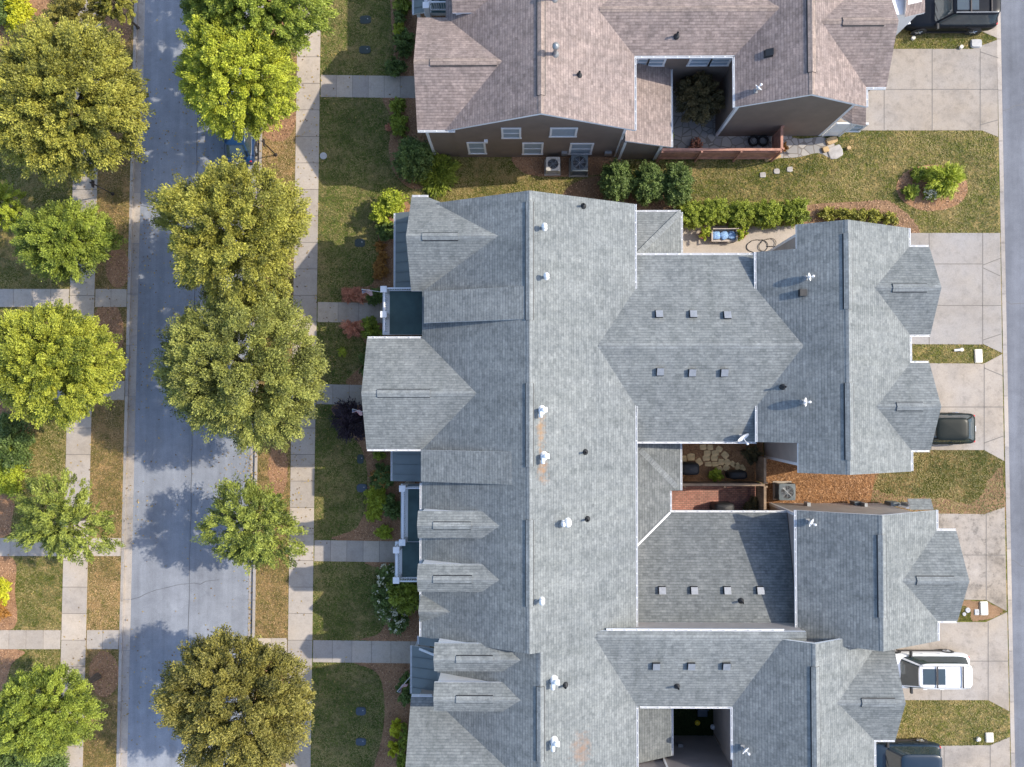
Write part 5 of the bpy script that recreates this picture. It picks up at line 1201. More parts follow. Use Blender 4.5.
# ------------------------------------------------------------------ cars
def superell(n, a, b, e):
    out = []
    for i in range(n):
        t = 2*math.pi*i/n; c, s = math.cos(t), math.sin(t)
        out.append((a*math.copysign(abs(c)**(2/e), c), b*math.copysign(abs(s)**(2/e), s)))
    return out
def car(name, loc, heading, Lc, Wc, Hc, pm, label, suv=True, belt=1.0, rails=False, sunroof=False, ws=(.42, .16), rg=(.10, .38)):
    """local x = forward"""
    o = root(name, loc, label, 'car'); LOCS[o.name] = Vector((0, 0, 0)); hl, hw = Lc/2, Wc/2
    # lower body: loft of cross-sections along the length
    hood = belt-.06 if suv else belt-.12
    stn = [(-hl, .55, .45, .62*belt+.1, .80), (-hl+.06, .36, .30, belt-.10, .90), (-hl+.25, .30, .26, belt-.01, .965), (-hl+.9, .24, .24, belt, 1.0), (-.3, .22, .22, belt, 1.0), (hl*.32, .22, .22, belt-.01, 1.0),
           (hl*.50, .22, .22, hood+.02, .99), (hl*.74, .24, .24, hood-.05, .965), (hl-.30, .28, .26, hood-.13, .90), (hl-.08, .34, .30, hood-.25, .78), (hl, .45, .42, hood-.42, .62)]
    pts = []; f = []; K = 14
    for x, zb, z1, zs, wf in stn:
        w = hw*wf; d = zs-zb
        half = [(0, zb), (w*.80, zb), (w*.955, zb+.08*d), (w, zb+.35*d), (w*.99, zb+.68*d), (w*.94, zb+.92*d), (w*.80, zs), (0, zs+.03)]
        prof = half+[(-a, b) for a, b in half[-2:0:-1]]
        pts += [(x, a, b) for a, b in prof]
    for j in range(len(stn)-1):
        for i in range(K): f.append((j*K+i, j*K+(i+1) % K, (j+1)*K+(i+1) % K, (j+1)*K+i))
    f += [tuple(range(K-1, -1, -1)), tuple(range((len(stn)-1)*K, len(stn)*K))]
    q = MB(); q.add(pts, [tuple(reversed(x)) for x in f], 0, .5)
    body = q.build('body', pm, o, True)
    # greenhouse: outline at the belt, outline at the roof
    n = 48; zr_ = Hc-.06
    xb0, xb1 = -hl+rg[0], hl*ws[0]; xt0, xt1 = -hl+rg[1], hl*ws[1]
    def outl(x0, x1, w, e): return [((x0+x1)/2+a, b) for a, b in superell(n, (x1-x0)/2, w, e)]
    A_ = outl(xb0, xb1, hw*.90, 7); B_ = outl(xt0, xt1, hw*.70, 6)
    q = MB(); p = [(x, y, belt-.05) for x, y in A_]+[(x, y, zr_) for x, y in B_]
    for i in range(n):
        j = (i+1) % n; ang = math.degrees(2*math.pi*(i+.5)/n) % 360; e = min(abs(ang-k) for k in (33, 147, 213, 327, 82, 98, 262, 278)); pil = min(abs(ang-k) for k in (37, 143, 217, 323)) < 5
        q.add([p[i], p[j], p[n+j], p[n+i]], [(0, 1, 2, 3)], 1 if pil else 0, .5)
    q.build('cabin_glass', [M['carglass'], pm], o, False)
    q = MB(); rp = []; rings = ((1.0, -.02), (1.02, .015), (.97, .045), (.80, .065), (.45, .075), (.02, .078)); cxr = (xt0+xt1)/2
    for s, dz in rings: rp += [(cxr+(x-cxr)*s, y*s, zr_+dz) for x, y in B_]
    rf = [(k*n+i, k*n+(i+1) % n, (k+1)*n+(i+1) % n, (k+1)*n+i) for k in range(len(rings)-1) for i in range(n)]
    q.add(rp, rf, 0, .5); q.build('car_roof', pm, o, True)
    if sunroof:
        for x0_, x1_ in ((xt1-.95, xt1-.22), (xt1-1.45, xt1-1.02)):
            q = MB(); q.box(x0_, x1_, -hw*.44, hw*.44, zr_+.05, zr_+.083); q.build('sunroof', M['carglass'], o)
    if rails:
        for s in (-1, 1):
            q = MB(); q.cyl((xt0+.15, s*hw*.60, zr_+.13), (xt1-.15, s*hw*.60, zr_+.13), .025, None, 8)
            for xx in (xt0+.2, cxr, xt1-.2): q.cyl((xx, s*hw*.60, zr_+.02), (xx, s*hw*.60, zr_+.13), .022, None, 6)
            q.build('roof_rail', M['grey'] if rails == 1 else M['darkmetal'], o)
        for xx in (xt1-.98, xt0+.55):
            q = MB(); q.box(xx-.035, xx+.035, -hw*.60, hw*.60, zr_+.12, zr_+.155); q.build('cross_bar', M['darkmetal'], o)
    wr = .37 if suv else .33
    for sx in (hl*.62, -hl*.58):
        for s in (-1, 1):
            y = s*(hw-.115); q = MB(); prof = [(wr*.62, -.11), (wr*.92, -.115), (wr, -.08), (wr, .08), (wr*.92, .115), (wr*.62, .11)]
            q.lathe((sx, y, wr), prof, 22, 0, 'y'); wl_ = q.build('wheel', M['rubber'], o, True)
            q = MB(); q.lathe((sx, y+s*.085, wr), [(.03, .04*s), (wr*.60, .03*s), (wr*.64, 0)], 16, 0, 'y')
            for k in range(5):
                t = k*1.2566; q.cyl((sx, y+s*.125, wr), (sx+math.cos(t)*wr*.58, y+s*.118, wr+math.sin(t)*wr*.58), .035, .03, 5)
            q.build('rim', M['rim'], wl_)
            q = MB(); q.lathe((sx, s*(hw-.02), wr), [(wr*1.08, -.02), (wr*1.16, .012), (wr*1.16, .022), (wr*1.06, .03)], 22, 0, 'y'); q.build('wheel_arch', M['black'], o, True)
    for s in (-1, 1):
        q = MB(); q.box(hl-.30, hl-.05, s*hw*.60-.17, s*hw*.60+.17, hood-.30, hood-.15); q.build('headlight', M['lamp'], o, bevel=.03)
        q = MB(); q.box(-hl+.05, -hl+.20, s*hw*.80-.07, s*hw*.80+.07, belt-.36, belt-.10); q.build('taillight', M['red'], o, bevel=.025)
        q = MB(); q.box(hl*.33, hl*.33+.13, s*(hw+.02)-.17, s*(hw+.02)+.17, belt-.08, belt+.08); q.build('mirror', M['black'] if name != 'x' else pm, o, bevel=.03)
        q = MB(); q.box(-hl*.55, hl*.48, s*(hw-.01)-.03, s*(hw-.01)+.03, .27, .36); q.build('side_sill', M['darkmetal'], o)
        for xx in (hl*.02, -hl*.36):
            q = MB(); q.box(xx-.11, xx+.11, s*(hw+.005)-.02, s*(hw+.005)+.02, belt-.16, belt-.12); q.build('door_handle', pm, o)
    q = MB(); q.box(-hl-.03, -hl+.1, -hw*.82, hw*.82, .38, .58); q.build('bumper', pm if suv else M['black'], o, bevel=.04)
    q = MB(); q.box(hl-.14, hl+.015, -hw*.40, hw*.40, hood-.34, hood-.20); q.build('grille', M['black'], o, bevel=.02)
    q = MB(); q.box(-hl-.045, -hl+.02, -.16, .16, .66, .80); q.build('licence_plate', M['white'], o)
    for s in (-.35, .2):
        q = MB(); a = Vector((hl*.415, s*hw, belt+.01)); q.cyl(a, a+Vector((-.12, .55, .09)), .012, None, 5); q.build('wiper', M['black'], o)
    o.rotation_euler = (0, 0, heading); return o
pw = paint('white_paint', (.78, .79, .80)); pdk = paint('black_green_paint', (.010, .014, .013), .35, 0, .0); pbl = paint('dark_navy_paint', (.008, .022, .042), .3, 0, .05); pnv = paint('black_paint', (.006, .008, .012), .3, 0, .05); pbb = paint('bright_blue_paint', (.008, .035, .10), .3, 0, .2)
def car_at(rear_px, y_px, hz, Lc): xr_ = X(rear_px, y_px, .9); return (xr_-Lc/2, Y(rear_px-30, y_px, hz), .02)
car('parked_car', car_at(970, 676, 1.7, 5.05), math.pi, 5.05, 2.0, 1.82, pw, 'white SUV with glass sunroof on the driveway, nose under the roof gable', rails=1, sunroof=True, belt=1.08, ws=(.59, .32))
car('parked_car', car_at(976, 429, 1.6, 4.5), math.pi, 4.5, 1.80, 1.62, pdk, 'black SUV half hidden under a gable on the driveway opposite the cream slab island', belt=1.0, rg=(.14, .80))
car('parked_car', car_at(942, 766, 1.6, 4.6), math.pi, 4.6, 1.86, 1.68, pbl, 'dark navy car at the bottom edge, its red tail light in view', belt=1.02)
car('parked_car', car_at(997, 4, 1.7, 5.3), math.pi, 5.3, 2.03, 1.9, pnv, 'large black SUV on the driveway at the top right corner', rails=1, belt=1.15, sunroof=True)
p = W(238, 125, .8); car('parked_car', (p.x, p.y, GZ+.01), math.pi/2, 4.4, 1.78, 1.5, pbb, 'blue hatchback parked at the kerb beneath the lime tree', suv=False, belt=.95, ws=(.40, .10), rg=(.22, .85))
for c in bpy.data.objects:
    pass
# ------------------------------------------------------------------ air conditioners
def condenser(px, py, s, h, mat, label):
    p = W(px, py, h); x, y = p.x, p.y
    o = root('air_conditioner', (x, y, .02), label, 'air conditioner')
    q = MB(); q.box(x-s-.12, x+s+.12, y-s-.12, y+s+.12, -.01, .07); q.build('pad', M['conc'], o)
    q = MB()
    for sx in (-1, 1):
        for sy in (-1, 1): q.box(x+sx*s-.05, x+sx*s+.05, y+sy*s-.05, y+sy*s+.05, .07, h)
    k = .12
    while k < h-.08:
        q.box(x-s+.02, x+s-.02, y-s-.01, y-s+.015, k, k+.03); q.box(x-s+.02, x+s-.02, y+s-.015, y+s+.01, k, k+.03)
        q.box(x-s-.01, x-s+.015, y-s+.02, y+s-.02, k, k+.03); q.box(x+s-.015, x+s+.01, y-s+.02, y+s-.02, k, k+.03); k += .06
    q.build('casing', M[mat], o)
    q = MB(); q.box(x-s+.03, x+s-.03, y-s+.03, y+s-.03, .075, h-.2); q.build('coil', M['darkmetal'], o)
    n = 24; q = MB()
    R0 = s*.86; prof_o = [(s+.04)*1.0]
    ring = superell(n, s+.05, s+.05, 9); inn = [(R0*math.cos(2*math.pi*i/n), R0*math.sin(2*math.pi*i/n)) for i in range(n)]
    pts = [(x+a, y+b, h) for a, b in ring]+[(x+a, y+b, h+.05) for a, b in ring]+[(x+a, y+b, h+.06) for a, b in inn]+[(x+a, y+b, h-.12) for a, b in inn]
    q.add(pts, [(k*n+i, k*n+(i+1) % n, (k+1)*n+(i+1) % n, (k+1)*n+i) for k in range(3) for i in range(n)], 0, .5); q.build('top_panel', M[mat], o)
    q = MB(); q.cyl((x, y, h-.16), (x, y, h-.06), .11, .11, 12)
    for k in range(4):
        t = k*math.pi/2+.4; c, s_ = math.cos(t), math.sin(t); r = R0*.9
        q.add([(x+c*.08-s_*.04, y+s_*.08+c*.04, h-.08), (x+c*r-s_*.22, y+s_*r+c*.22, h-.06), (x+c*r+s_*.06, y+s_*r-c*.06, h-.14), (x+c*.08+s_*.06, y+s_*.08-c*.06, h-.13)], [(0, 1, 2, 3)], 0, .5)
    q.build('fan', M['lidblue'], o)
    q = MB()
    for rr in (R0*.3, R0*.5, R0*.7, R0*.88):
        c_ = [Vector((x+rr*math.cos(i*math.pi/12), y+rr*math.sin(i*math.pi/12), h+.035)) for i in range(25)]; q.tube(c_, .007, 4)
    for k in range(4):
        t = k*math.pi/4; q.cyl((x-R0*math.cos(t), y-R0*math.sin(t), h+.04), (x+R0*math.cos(t), y+R0*math.sin(t), h+.04), .009, None, 4)
    q.build('grille', M['grey'], o); return o
condenser(553, 164, .36, .75, 'acbeige', 'small beige air conditioner against the brown south wall')
condenser(579.5, 163, .44, .95, 'acgrey', 'larger blue-grey air conditioner against the brown south wall')
condenser(787, 492, .42, .9, 'acgrey', 'grey air conditioner standing on orange pine straw')
# refrigerant line to the wall
# ------------------------------------------------------------------ fences
def fence(name, a, b_, h, mat, label, board=.14, posts=2.0, thick=.025):
    a = Vector(a[:2]); b_ = Vector(b_[:2]); d = (b_-a); ln = d.length; d.normalize(); nn = Vector((-d.y, d.x))
    o = root(name, (a.x, a.y, 0), label, 'fence')
    q = MB(); k = 0
    while k < ln-.02:
        c = a+d*min(k+board/2, ln-board/2); hh = h+random.uniform(-.012, .012); q.obox(c, d, board/2-.006, thick/2, .06, hh); k += board
    q.build('fence_boards', M[mat], o)
    q = MB()
    for z in (.35, h-.35): q.obox((a+b_)/2-nn*(.045), d, ln/2, .025, z, z+.09)
    q.obox((a+b_)/2, d, ln/2+.02, .07, h+.015, h+.05); q.build('rail', M[mat], o)
    n = max(1, int(ln/posts))
    for i in range(n+1):
        c = a+d*(ln*i/n)-nn*.11; q = MB(); q.obox(c, d, .05, .05, -.05, h+.01); q.build('post', M[mat], o)
    return o
fence('privacy_fence', W(657, 159.5), W(771, 159.5), 1.85, 'redfence', 'reddish cedar fence behind the brown house beside three round evergreens')
fence('privacy_fence', W(771.5, 158.5), W(771.5, 137), 1.85, 'redfence', 'short reddish cedar fence return meeting the brown garage wall')
fence('privacy_fence', W(641, 481.5), W(755, 481.5), 1.8, 'woodfence', 'weathered wood fence dividing the tan-stone court from the brick court')
fence('privacy_fence', W(755.5, 508), W(755.5, 483.5), 1.8, 'woodfence', 'weathered wood fence between the brick court and the pine straw')
fence('privacy_fence', W(755.5, 480), W(755.5, 456), 1.8, 'woodfence', 'weathered wood fence between the tan-stone court and the pine straw')
fence('privacy_fence', W(716, 708), W(716, 733), 1.7, 'woodfence', 'brown wood fence inside the dark court at the bottom')
# ------------------------------------------------------------------ covered grills
def cover(px, py, w, d, h, label, z=.02):
    p = W(px, py, h*.8); x, y = p.x, p.y
    o = root('covered_grill', (x, y, z), label, 'grill')
    q = MB(); n = 24; rings = ((1.0, .0), (1.03, .12), (.97, .5), (.95, .78), (.88, .92), (.6, 1.0), (.02, 1.02)); pts = []
    for s, hz in rings:
        for i, (a, b_) in enumerate(superell(n, w/2*s, d/2*s, 4)):
            k = 1+.05*math.sin(i*1.7+hz*5)*(1-hz); pts.append((x+a*k, y+b_*k, z+hz*h+(.05*math.cos(a*3) if hz > .9 else 0)))
    q.add(pts, [(k*n+i, k*n+(i+1) % n, (k+1)*n+(i+1) % n, (k+1)*n+i) for k in range(len(rings)-1) for i in range(n)], 0, .5)
    q.build('cover', M['black'], o, True)
    q = MB()
    for sx in (-1, 1):
        for sy in (-1, 1): q.cyl((x+sx*w*.4, y+sy*d*.35, z-.02), (x+sx*w*.4, y+sy*d*.35, z+.1), .04, None, 8)
    q.build('leg', M['rubber'], o); return o
cover(690, 469, 1.15, .75, 1.1, 'black covered grill at the left end of the tan-stone court')
cover(738, 475, 1.1, .5, .9, 'long low black covered grill by the fence in the tan-stone court')
cover(724, 508, 1.25, .6, 1.0, 'black covered grill on the brick pavers')
# ------------------------------------------------------------------ stones
def stone(name, px, py, w, d, rot, mat, label, group, cat='stone', h=.06, z=.012):
    p = W(px, py, 0); o = bpy.data.objects
    n = 9; pl = [(p.x+math.cos(rot)*a-math.sin(rot)*b_, p.y+math.sin(rot)*a+math.cos(rot)*b_) for a, b_ in [(u*random.uniform(.88, 1.06), v*random.uniform(.88, 1.06)) for u, v in superell(n+3, w/2, d/2, 4.5)]]
    q = MB(); k = len(pl); t = [(p.x+(a-p.x)*.9, p.y+(b_-p.y)*.9) for a, b_ in pl]
    q.add([(a, b_, z-.05) for a, b_ in pl]+[(a, b_, z+h*.7) for a, b_ in pl]+[(a, b_, z+h) for a, b_ in t],
          [tuple(range(k-1, -1, -1))]+[(j*k+i, j*k+(i+1) % k, (j+1)*k+(i+1) % k, (j+1)*k+i) for j in (0, 1) for i in range(k)]+[tuple(range(2*k, 3*k))], 0, .5)
    r = root(name, (p.x, p.y, 0), label, cat, group); LOCS[name+'tmp'] = Vector((p.x, p.y, 0))
    ob = q.build(name, M[mat], r); ob.parent = None; ob.location = r.location
    for key in ('label', 'category', 'group'):
        if key in r: ob[key] = r[key]
    bpy.data.objects.remove(r); ob.name = name; return ob
for x, y, w, d, r in ((691, 457, .55, .5, .0), (683, 459, .5, .5, .2), (703, 447, .5, .4, .1), (710, 447, .42, .4, 0), (719, 449, .45, .4, -.6), (725, 455, .5, .42, -.8), (707, 453, .5, .4, 0), (715, 453, .5, .4, .05), (706, 458, .5, .4, .1), (714, 458, .48, .4, 0), (699, 462, .55, .42, -1.0), (721, 462, .48, .42, 1.5), (727, 462, .48, .42, -.7), (737, 466, .5, .42, -1.1), (742, 468, .45, .4, -1.1), (719, 469, .48, .4, .5), (726, 468, .45, .4, -.4), (708, 464, .5, .35, 0), (715, 464, .45, .35, 0), (733, 464, .45, .35, -.7)):
    stone('paving_stone', x, y, w*.86, d*.86, r, 'sandstone', 'tan paving stone set in the dirt of the court behind the weathered fence', 'tan paving stones')
for x, y, lab in ((762.5, 175, 'round pale stepping stone, left one of three in the lawn below the red fence'), (776.5, 171.5, 'round pale stepping stone, middle one of three in the lawn'), (789.5, 169.5, 'round pale stepping stone, right one of three in the lawn')):
    stone('stepping_stone', x, y, .36, .32, 0, 'greystone', lab, 'stepping stones in the lawn')
for x, y, w, d, m, lab in ((831, 141, .7, .42, 'stone', 'tan boulder at the brown garage corner'), (835, 152, .85, .75, 'greystone', 'large grey flat stone at the end of the flagstone path'), (768, 159, .5, .3, 'stone', 'tan rock, left of two beside the red fence end'), (776, 156.5, .5, .35, 'stone', 'tan rock nearest the golden flowers'), (825, 150, .4, .35, 'stone', 'small tan rock beside the large flat stone'), (848, 148.5, .25, .22, 'stone', 'tiny tan rock out on the lawn past the path')):
    stone('rock', x, y, w, d, .3, m, lab, None, 'rock', .16 if d < .7 else .07)
# ------------------------------------------------------------------ lids in the lawns, utility boxes
def lid(px, py, w, d, mat, label, rot=0.0, z=.008, h=.05, name='meter_lid', rnd=3.2):
    p = W(px, py, 0); o = root(name, (p.x, p.y, 0), label, 'utility lid')
    out = [(p.x+math.cos(rot)*a-math.sin(rot)*b_, p.y+math.sin(rot)*a+math.cos(rot)*b_) for a, b_ in superell(20, w/2, d/2, rnd)]
    q = MB(); q.prism(out, z-.05, z+h*.6); q.build('frame', M[mat], o)
    inn = [(p.x+(a-p.x)*.88, p.y+(b_-p.y)*.88) for a, b_ in out]; q = MB(); q.prism(inn, z+h*.3, z+h); q.build('lid', M[mat], o)
    q = MB(); q.cyl((p.x+w*.2, p.y+d*.1, z+h-.01), (p.x+w*.2, p.y+d*.1, z+h+.012), .035, None, 8); q.build('bolt', M['lidgrey'], o); return o
lid(365.5, 20, .68, .52, 'lidgreen', 'upper dark lid on the lawn left of the brown house bed')
lid(365, 50, .70, .50, 'lidgreen', 'lower dark lid on the lawn, just above the brown house walk')
lid(323.5, 156, .42, .42, 'lidgrey', 'round pale grey lid beside the sidewalk', rnd=2)
lid(360, 243, .62, .50, 'lidgreen', 'dark lid on the lawn beside the orange-brown plants')
lid(362, 488, .62, .50, 'lidblue', 'blue-grey lid by the curved lawn edge above the long balcony')
lid(361, 711, .60, .50, 'lidblue', 'upper of two slate lids on the bottom lawn')
lid(361, 741.5, .62, .46, 'lidblue', 'lower of two slate lids on the bottom lawn')
lid(360.5, 459, .4, .55, 'lidgreen', 'small green box lid at the tip of the mulch below the purple shrub')
lid(975.5, 44, .65, .48, 'lidgrey', 'grey box lid on the top grass island', h=.14, rnd=6, name='utility_box')
for x, y, w, d, lab in ((978, 356, .46, .80, 'cream slab lid on the grass island between pale driveways'), (983.5, 608, .46, .80, 'cream slab lid on the bare island beside the stained driveway'), (989, 737, .46, .56, 'cream slab lid on the lowest lawn island')):
    lid(x, y, w, d, 'cream', lab, h=.10, rnd=9, name='utility_box', rot=.03)
lid(976.5, 612, .28, .35, 'lidgrey', 'small grey lid left of the cream slab on the bare island', rnd=6)
lid(967.5, 610, .3, .3, 'lidgrey', 'round grey lid on the bare island', rnd=2)
lid(964, 614, .22, .22, 'lidgrey', 'smaller round lid at the left end of the bare island', rnd=2)
# clean-out pipes in the grass
def cleanout(px, py, label, lean=(.5, .05)):
    p = W(px, py, .1); o = root('cleanout_pipe', (p.x, p.y, 0), label, 'pipe')
    q = MB(); q.cyl((p.x-lean[0]*.4, p.y-lean[1]*.4, .06), (p.x+lean[0]*.4, p.y+lean[1]*.4, .11), .07, None, 10); q.build('pipe', M['white'], o)
    q = MB(); e = (p.x+lean[0]*.4, p.y+lean[1]*.4); q.cyl((e[0], e[1], 0), (e[0], e[1], .17), .11, None, 12); q.build('cap', M['cream'], o)
cleanout(958, 350, 'short white pipe lying on the grass island left of the cream slab')
cleanout(912.5, 38, 'tiny white pipe stub on the top grass island', (.12, 0)); cleanout(960.5, 47, 'tiny white stub at the lower edge of the top island', (.12, 0)); cleanout(978, 740, 'small white stub on the lowest lawn island', (.1, .15))
# ------------------------------------------------------------------ bench, cushions, hose
p0 = W(711, 242, .3); p1 = W(735.5, 230, .3); bx, by = (p0.x+p1.x)/2, (p0.y+p1.y)/2; bw, bd = abs(p1.x-p0.x), abs(p1.y-p0.y)
o = root('garden_bench', (bx, by, .02), 'pale wooden garden bench with patterned blue seat on the concrete court', 'bench')
q = MB()
for i in range(5): q.box(bx-bw/2, bx+bw/2, by-bd/2+i*bd/5*.86, by-bd/2+i*bd/5*.86+bd/5*.74, .40, .44)
q.build('seat', M['benchwood'], o)
q = MB()
for i in range(3): q.box(bx-bw/2, bx+bw/2, by+bd/2-.06, by+bd/2-.02, .52+i*.13, .62+i*.13)
q.build('backrest', M['benchwood'], o)
for sx in (-1, 1):
    q = MB(); q.box(bx+sx*bw/2-.05, bx+sx*bw/2+.03, by-bd/2, by+bd/2-.02, .62, .66); q.build('armrest', M['benchwood'], o)
    for yy, zt in ((by-bd/2+.02, .62), (by+bd/2-.08, .92)):
        q = MB(); q.box(bx+sx*(bw/2-.01)-.03, bx+sx*(bw/2-.01)+.03, yy, yy+.06, .02, zt); q.build('leg', M['benchwood'], o)
for i, (dx, rot, lab) in enumerate(((-.48, .1, 'blue patterned cushion at the left end of the bench'), (0.0, .5, 'blue patterned cushion in the middle of the bench, turned askew'), (.46, -.2, 'blue patterned cushion at the right end of the bench'))):
    q = MB(); n = 20; c = Vector((bx+dx, by, .44)); s_ = .25; pts = []; rings = ((.2, 0), (.8, .02), (1, .07), (.8, .12), (.2, .15), (.01, .152))
    for s, dz in rings:
        for a, b_ in superell(n, s_*s, s_*s, 4.5): pts.append((c.x+a*math.cos(rot)-b_*math.sin(rot), c.y+a*math.sin(rot)+b_*math.cos(rot), c.z+dz))
    q.add(pts, [tuple(range(n-1, -1, -1))]+[(k*n+i2, k*n+(i2+1) % n, (k+1)*n+(i2+1) % n, (k+1)*n+i2) for k in range(len(rings)-1) for i2 in range(n)], 0, .5)
    cu = q.build('cushion', M['cushblue'], None, True); tag(cu, lab, 'cushion', 'bench cushions')
q = MB(); pts = []
for i in range(90):
    t = i/89*2*math.pi*2.1; cx_, cy_, rx_ = (757, 246, 10.5) if i < 45 else (767, 245, 8.5)
    w_ = W(cx_+rx_*math.cos(t), cy_+6.5*math.sin(t*.97)+(i % 7)*.1, 0); pts.append((w_.x, w_.y, .04+.0006*i))
q.tube(pts, .022, 6); tag(q.build('garden_hose', M['hose'], None, True), 'dark garden hose looped on the concrete court beside the rear garage', 'hose')
# black corrugated rings behind the red fence
for px, lab in ((754.5, 'black hose reel ring, left of two behind the red fence'), (764, 'black hose reel ring, right of two behind the red fence')):
    p = W(px, 140, .3); q = MB(); n, k = 24, 8
    pts = []
    for i in range(n):
        t = 2*math.pi*i/n
        for j in range(k):
            u = 2*math.pi*j/k; r = .27+.055*math.cos(u); pts.append((p.x+r*math.cos(t), p.y+r*math.sin(t), .14+.12*math.sin(u)))
    q.add(pts, [(i*k+j, ((i+1) % n)*k+j, ((i+1) % n)*k+(j+1) % k, i*k+(j+1) % k) for i in range(n) for j in range(k)], 0, .5)
    tag(q.build('planter_ring', M['rubber'], None, True), lab, 'planter ring', 'black rings behind the fence')
# post lamps / street posts
def signpost(base_px, label, h=2.55):
    p = W(*base_px, 0); o = root('street_post', (p.x, p.y, 0), label, 'post')
    q = MB(); q.lathe((p.x, p.y, -.02), [(.11, 0), (.11, .08), (.06, .14), (.036, .2), (.033, h-.12), (.05, h-.10), (.05, h), (.02, h+.08)], 12); q.build('pole', M['darkmetal'], o, True)
    q = MB(); q.box(p.x-.015, p.x+.015, p.y-.2, p.y+.2, h-.45, h-.15); q.build('sign_plate', M['darkmetal'], o); return o
signpost((276, 155), 'dark slim street post on the verge below the lime tree'); signpost((113, 194), 'dark slim street post between the largest olive tree and the street')
# flags on poles
def flag(px, py, hz, label, d=(-1, -.15)):
    p = W(px, py, hz); dx, dy = Vector(d).normalized(); o = root('flag', (p.x, p.y, hz), label, 'flag', 'striped flags on the house fronts')
    ln = 1.0; e = Vector((p.x+dx*ln, p.y+dy*ln, hz+.45)); q = MB(); q.cyl((p.x, p.y, hz), e, .018, None, 6); q.build('flag_pole', M['white'], o)
    Wd, Hd = .85, .5; nx, nz = 16, 13
    def pt(u, v):
        c = Vector((p.x, p.y, hz)).lerp(e, 1-u*.55); n_ = Vector((-dy, dx, 0)); s = math.sin(u*7+v*2.5)*.07
        return c+n_*(s+v*.20)+Vector((0, 0, -v*.42+.02))
    for mat, test in (('flagred', 0), ('flagwhite', 1), ('flagblue', 2)):
        q = MB()
        for j in range(nz):
            for i in range(nx):
                canton = i < 6 and j < 7; t = 2 if canton and (i+j) % 3 else (1 if canton else (j % 2))
                if t != test: continue
                q.add([pt(i/nx, j/nz), pt((i+1)/nx, j/nz), pt((i+1)/nx, (j+1)/nz), pt(i/nx, (j+1)/nz)], [(0, 1, 2, 3)], 0, .5)
        q.build({'flagred': 'red_stripes', 'flagwhite': 'white_stripes', 'flagblue': 'canton'}[mat], M[mat], o)
flag(381, 292, 2.3, 'striped flag on a white pole beside the upper front balcony', (-1, .1)); flag(371, 414, 2.2, 'striped flag at the corner of the front gable over the purple shrub', (-1, .3)); flag(411, 676, 2.3, 'striped flag hanging beside the lower metal porch roof', (-.7, -.7))
# odds and ends in the island and courts
p = W(942, 183, .5); o = root('bird_bath', (p.x, p.y, .01), 'small pale bird bath among the feathery shrub on the mulch island', 'bird bath')
q = MB(); q.lathe((p.x, p.y, 0), [(.16, 0), (.12, .06), (.07, .12), (.05, .75), (.07, .8)], 14); q.build('pedestal', M['cream'], o, True)
q = MB(); q.lathe((p.x, p.y, .8), [(.05, 0), (.15, .06), (.17, .09), (.15, .09), (.04, .04)], 18); q.build('basin', M['lidgrey'], o, True)
p = W(697.5, 723, .2); o = root('yellow_toy', (p.x, p.y, .02), 'small yellow object lying in the dark court at the bottom', 'toy'); q = MB(); q.lathe((p.x, p.y, .02), [(.05, 0), (.14, .08), (.16, .18), (.1, .26), (.02, .28)], 12); q.build('shell', plain('yellow_plastic', (.6, .45, .03), .4), o, True)
p = W(713, 727, .2); o = root('paper_lantern', (p.x, p.y, .02), 'small white ball lamp against the wood fence in the dark court', 'lamp'); q = MB(); q.lathe((p.x, p.y, .02), [(.05, 0), (.13, .08), (.16, .18), (.12, .28), (.02, .32)], 14); q.build('shade', M['white'], o, True)
p = W(702, 711, .3); o = root('patio_chair', (p.x, p.y, .02), 'slate blue chair in the dark court under the link roof', 'chair')
x, y = p.x, p.y
q = MB(); q.box(x-.28, x+.28, y-.28, y+.28, .38, .46); q.build('seat', M['lidblue'], o, bevel=.03)
q = MB(); q.box(x-.28, x+.28, y+.22, y+.30, .46, .9); q.build('backrest', M['lidblue'], o, bevel=.03)
for sx in (-1, 1):
    for sy in (-1, 1): q = MB(); q.cyl((x+sx*.24, y+sy*.24, .02), (x+sx*.24, y+sy*.24, .39), .025, None, 6); q.build('leg', M['darkmetal'], o)

# ------------------------------------------------------------------ turf blades, chips, needles, litter (nobody could count these)
def inside(P, poly):
    x, y = P[:, 0], P[:, 1]; c = np.zeros(len(P), bool); j = len(poly)-1
    for i in range(len(poly)):
        a, b_ = poly[i], poly[j]
        if a[1] != b_[1]: c ^= ((a[1] > y) != (b_[1] > y)) & (x < (b_[0]-a[0])*(y-a[1])/(b_[1]-a[1])+a[0])
        j = i
    return c
def scatter(poly_list, dens, excl):
    out = []
    for poly in poly_list:
        lo, hi = poly.min(0), poly.max(0); n = int((hi-lo).prod()*dens)
        P = lo+RNG.random((n, 2))*(hi-lo); out.append(P[inside(P, poly)])
    P = np.vstack(out)
    for e in excl:
        if e.shape[1] == 2: P = P[~inside(P, e)]
    return P
def lowfreq(P):
    s = np.zeros(len(P))
    for f, a in ((.5, .8), (1.3, .6), (2.9, .5), (5.5, .4)):
        for k in range(3):
            t = RNG.uniform(0, 6.28); s += a*np.sin(f*(P[:, 0]*math.cos(t)+P[:, 1]*math.sin(t))+RNG.uniform(0, 6.28))
    return s/2.2
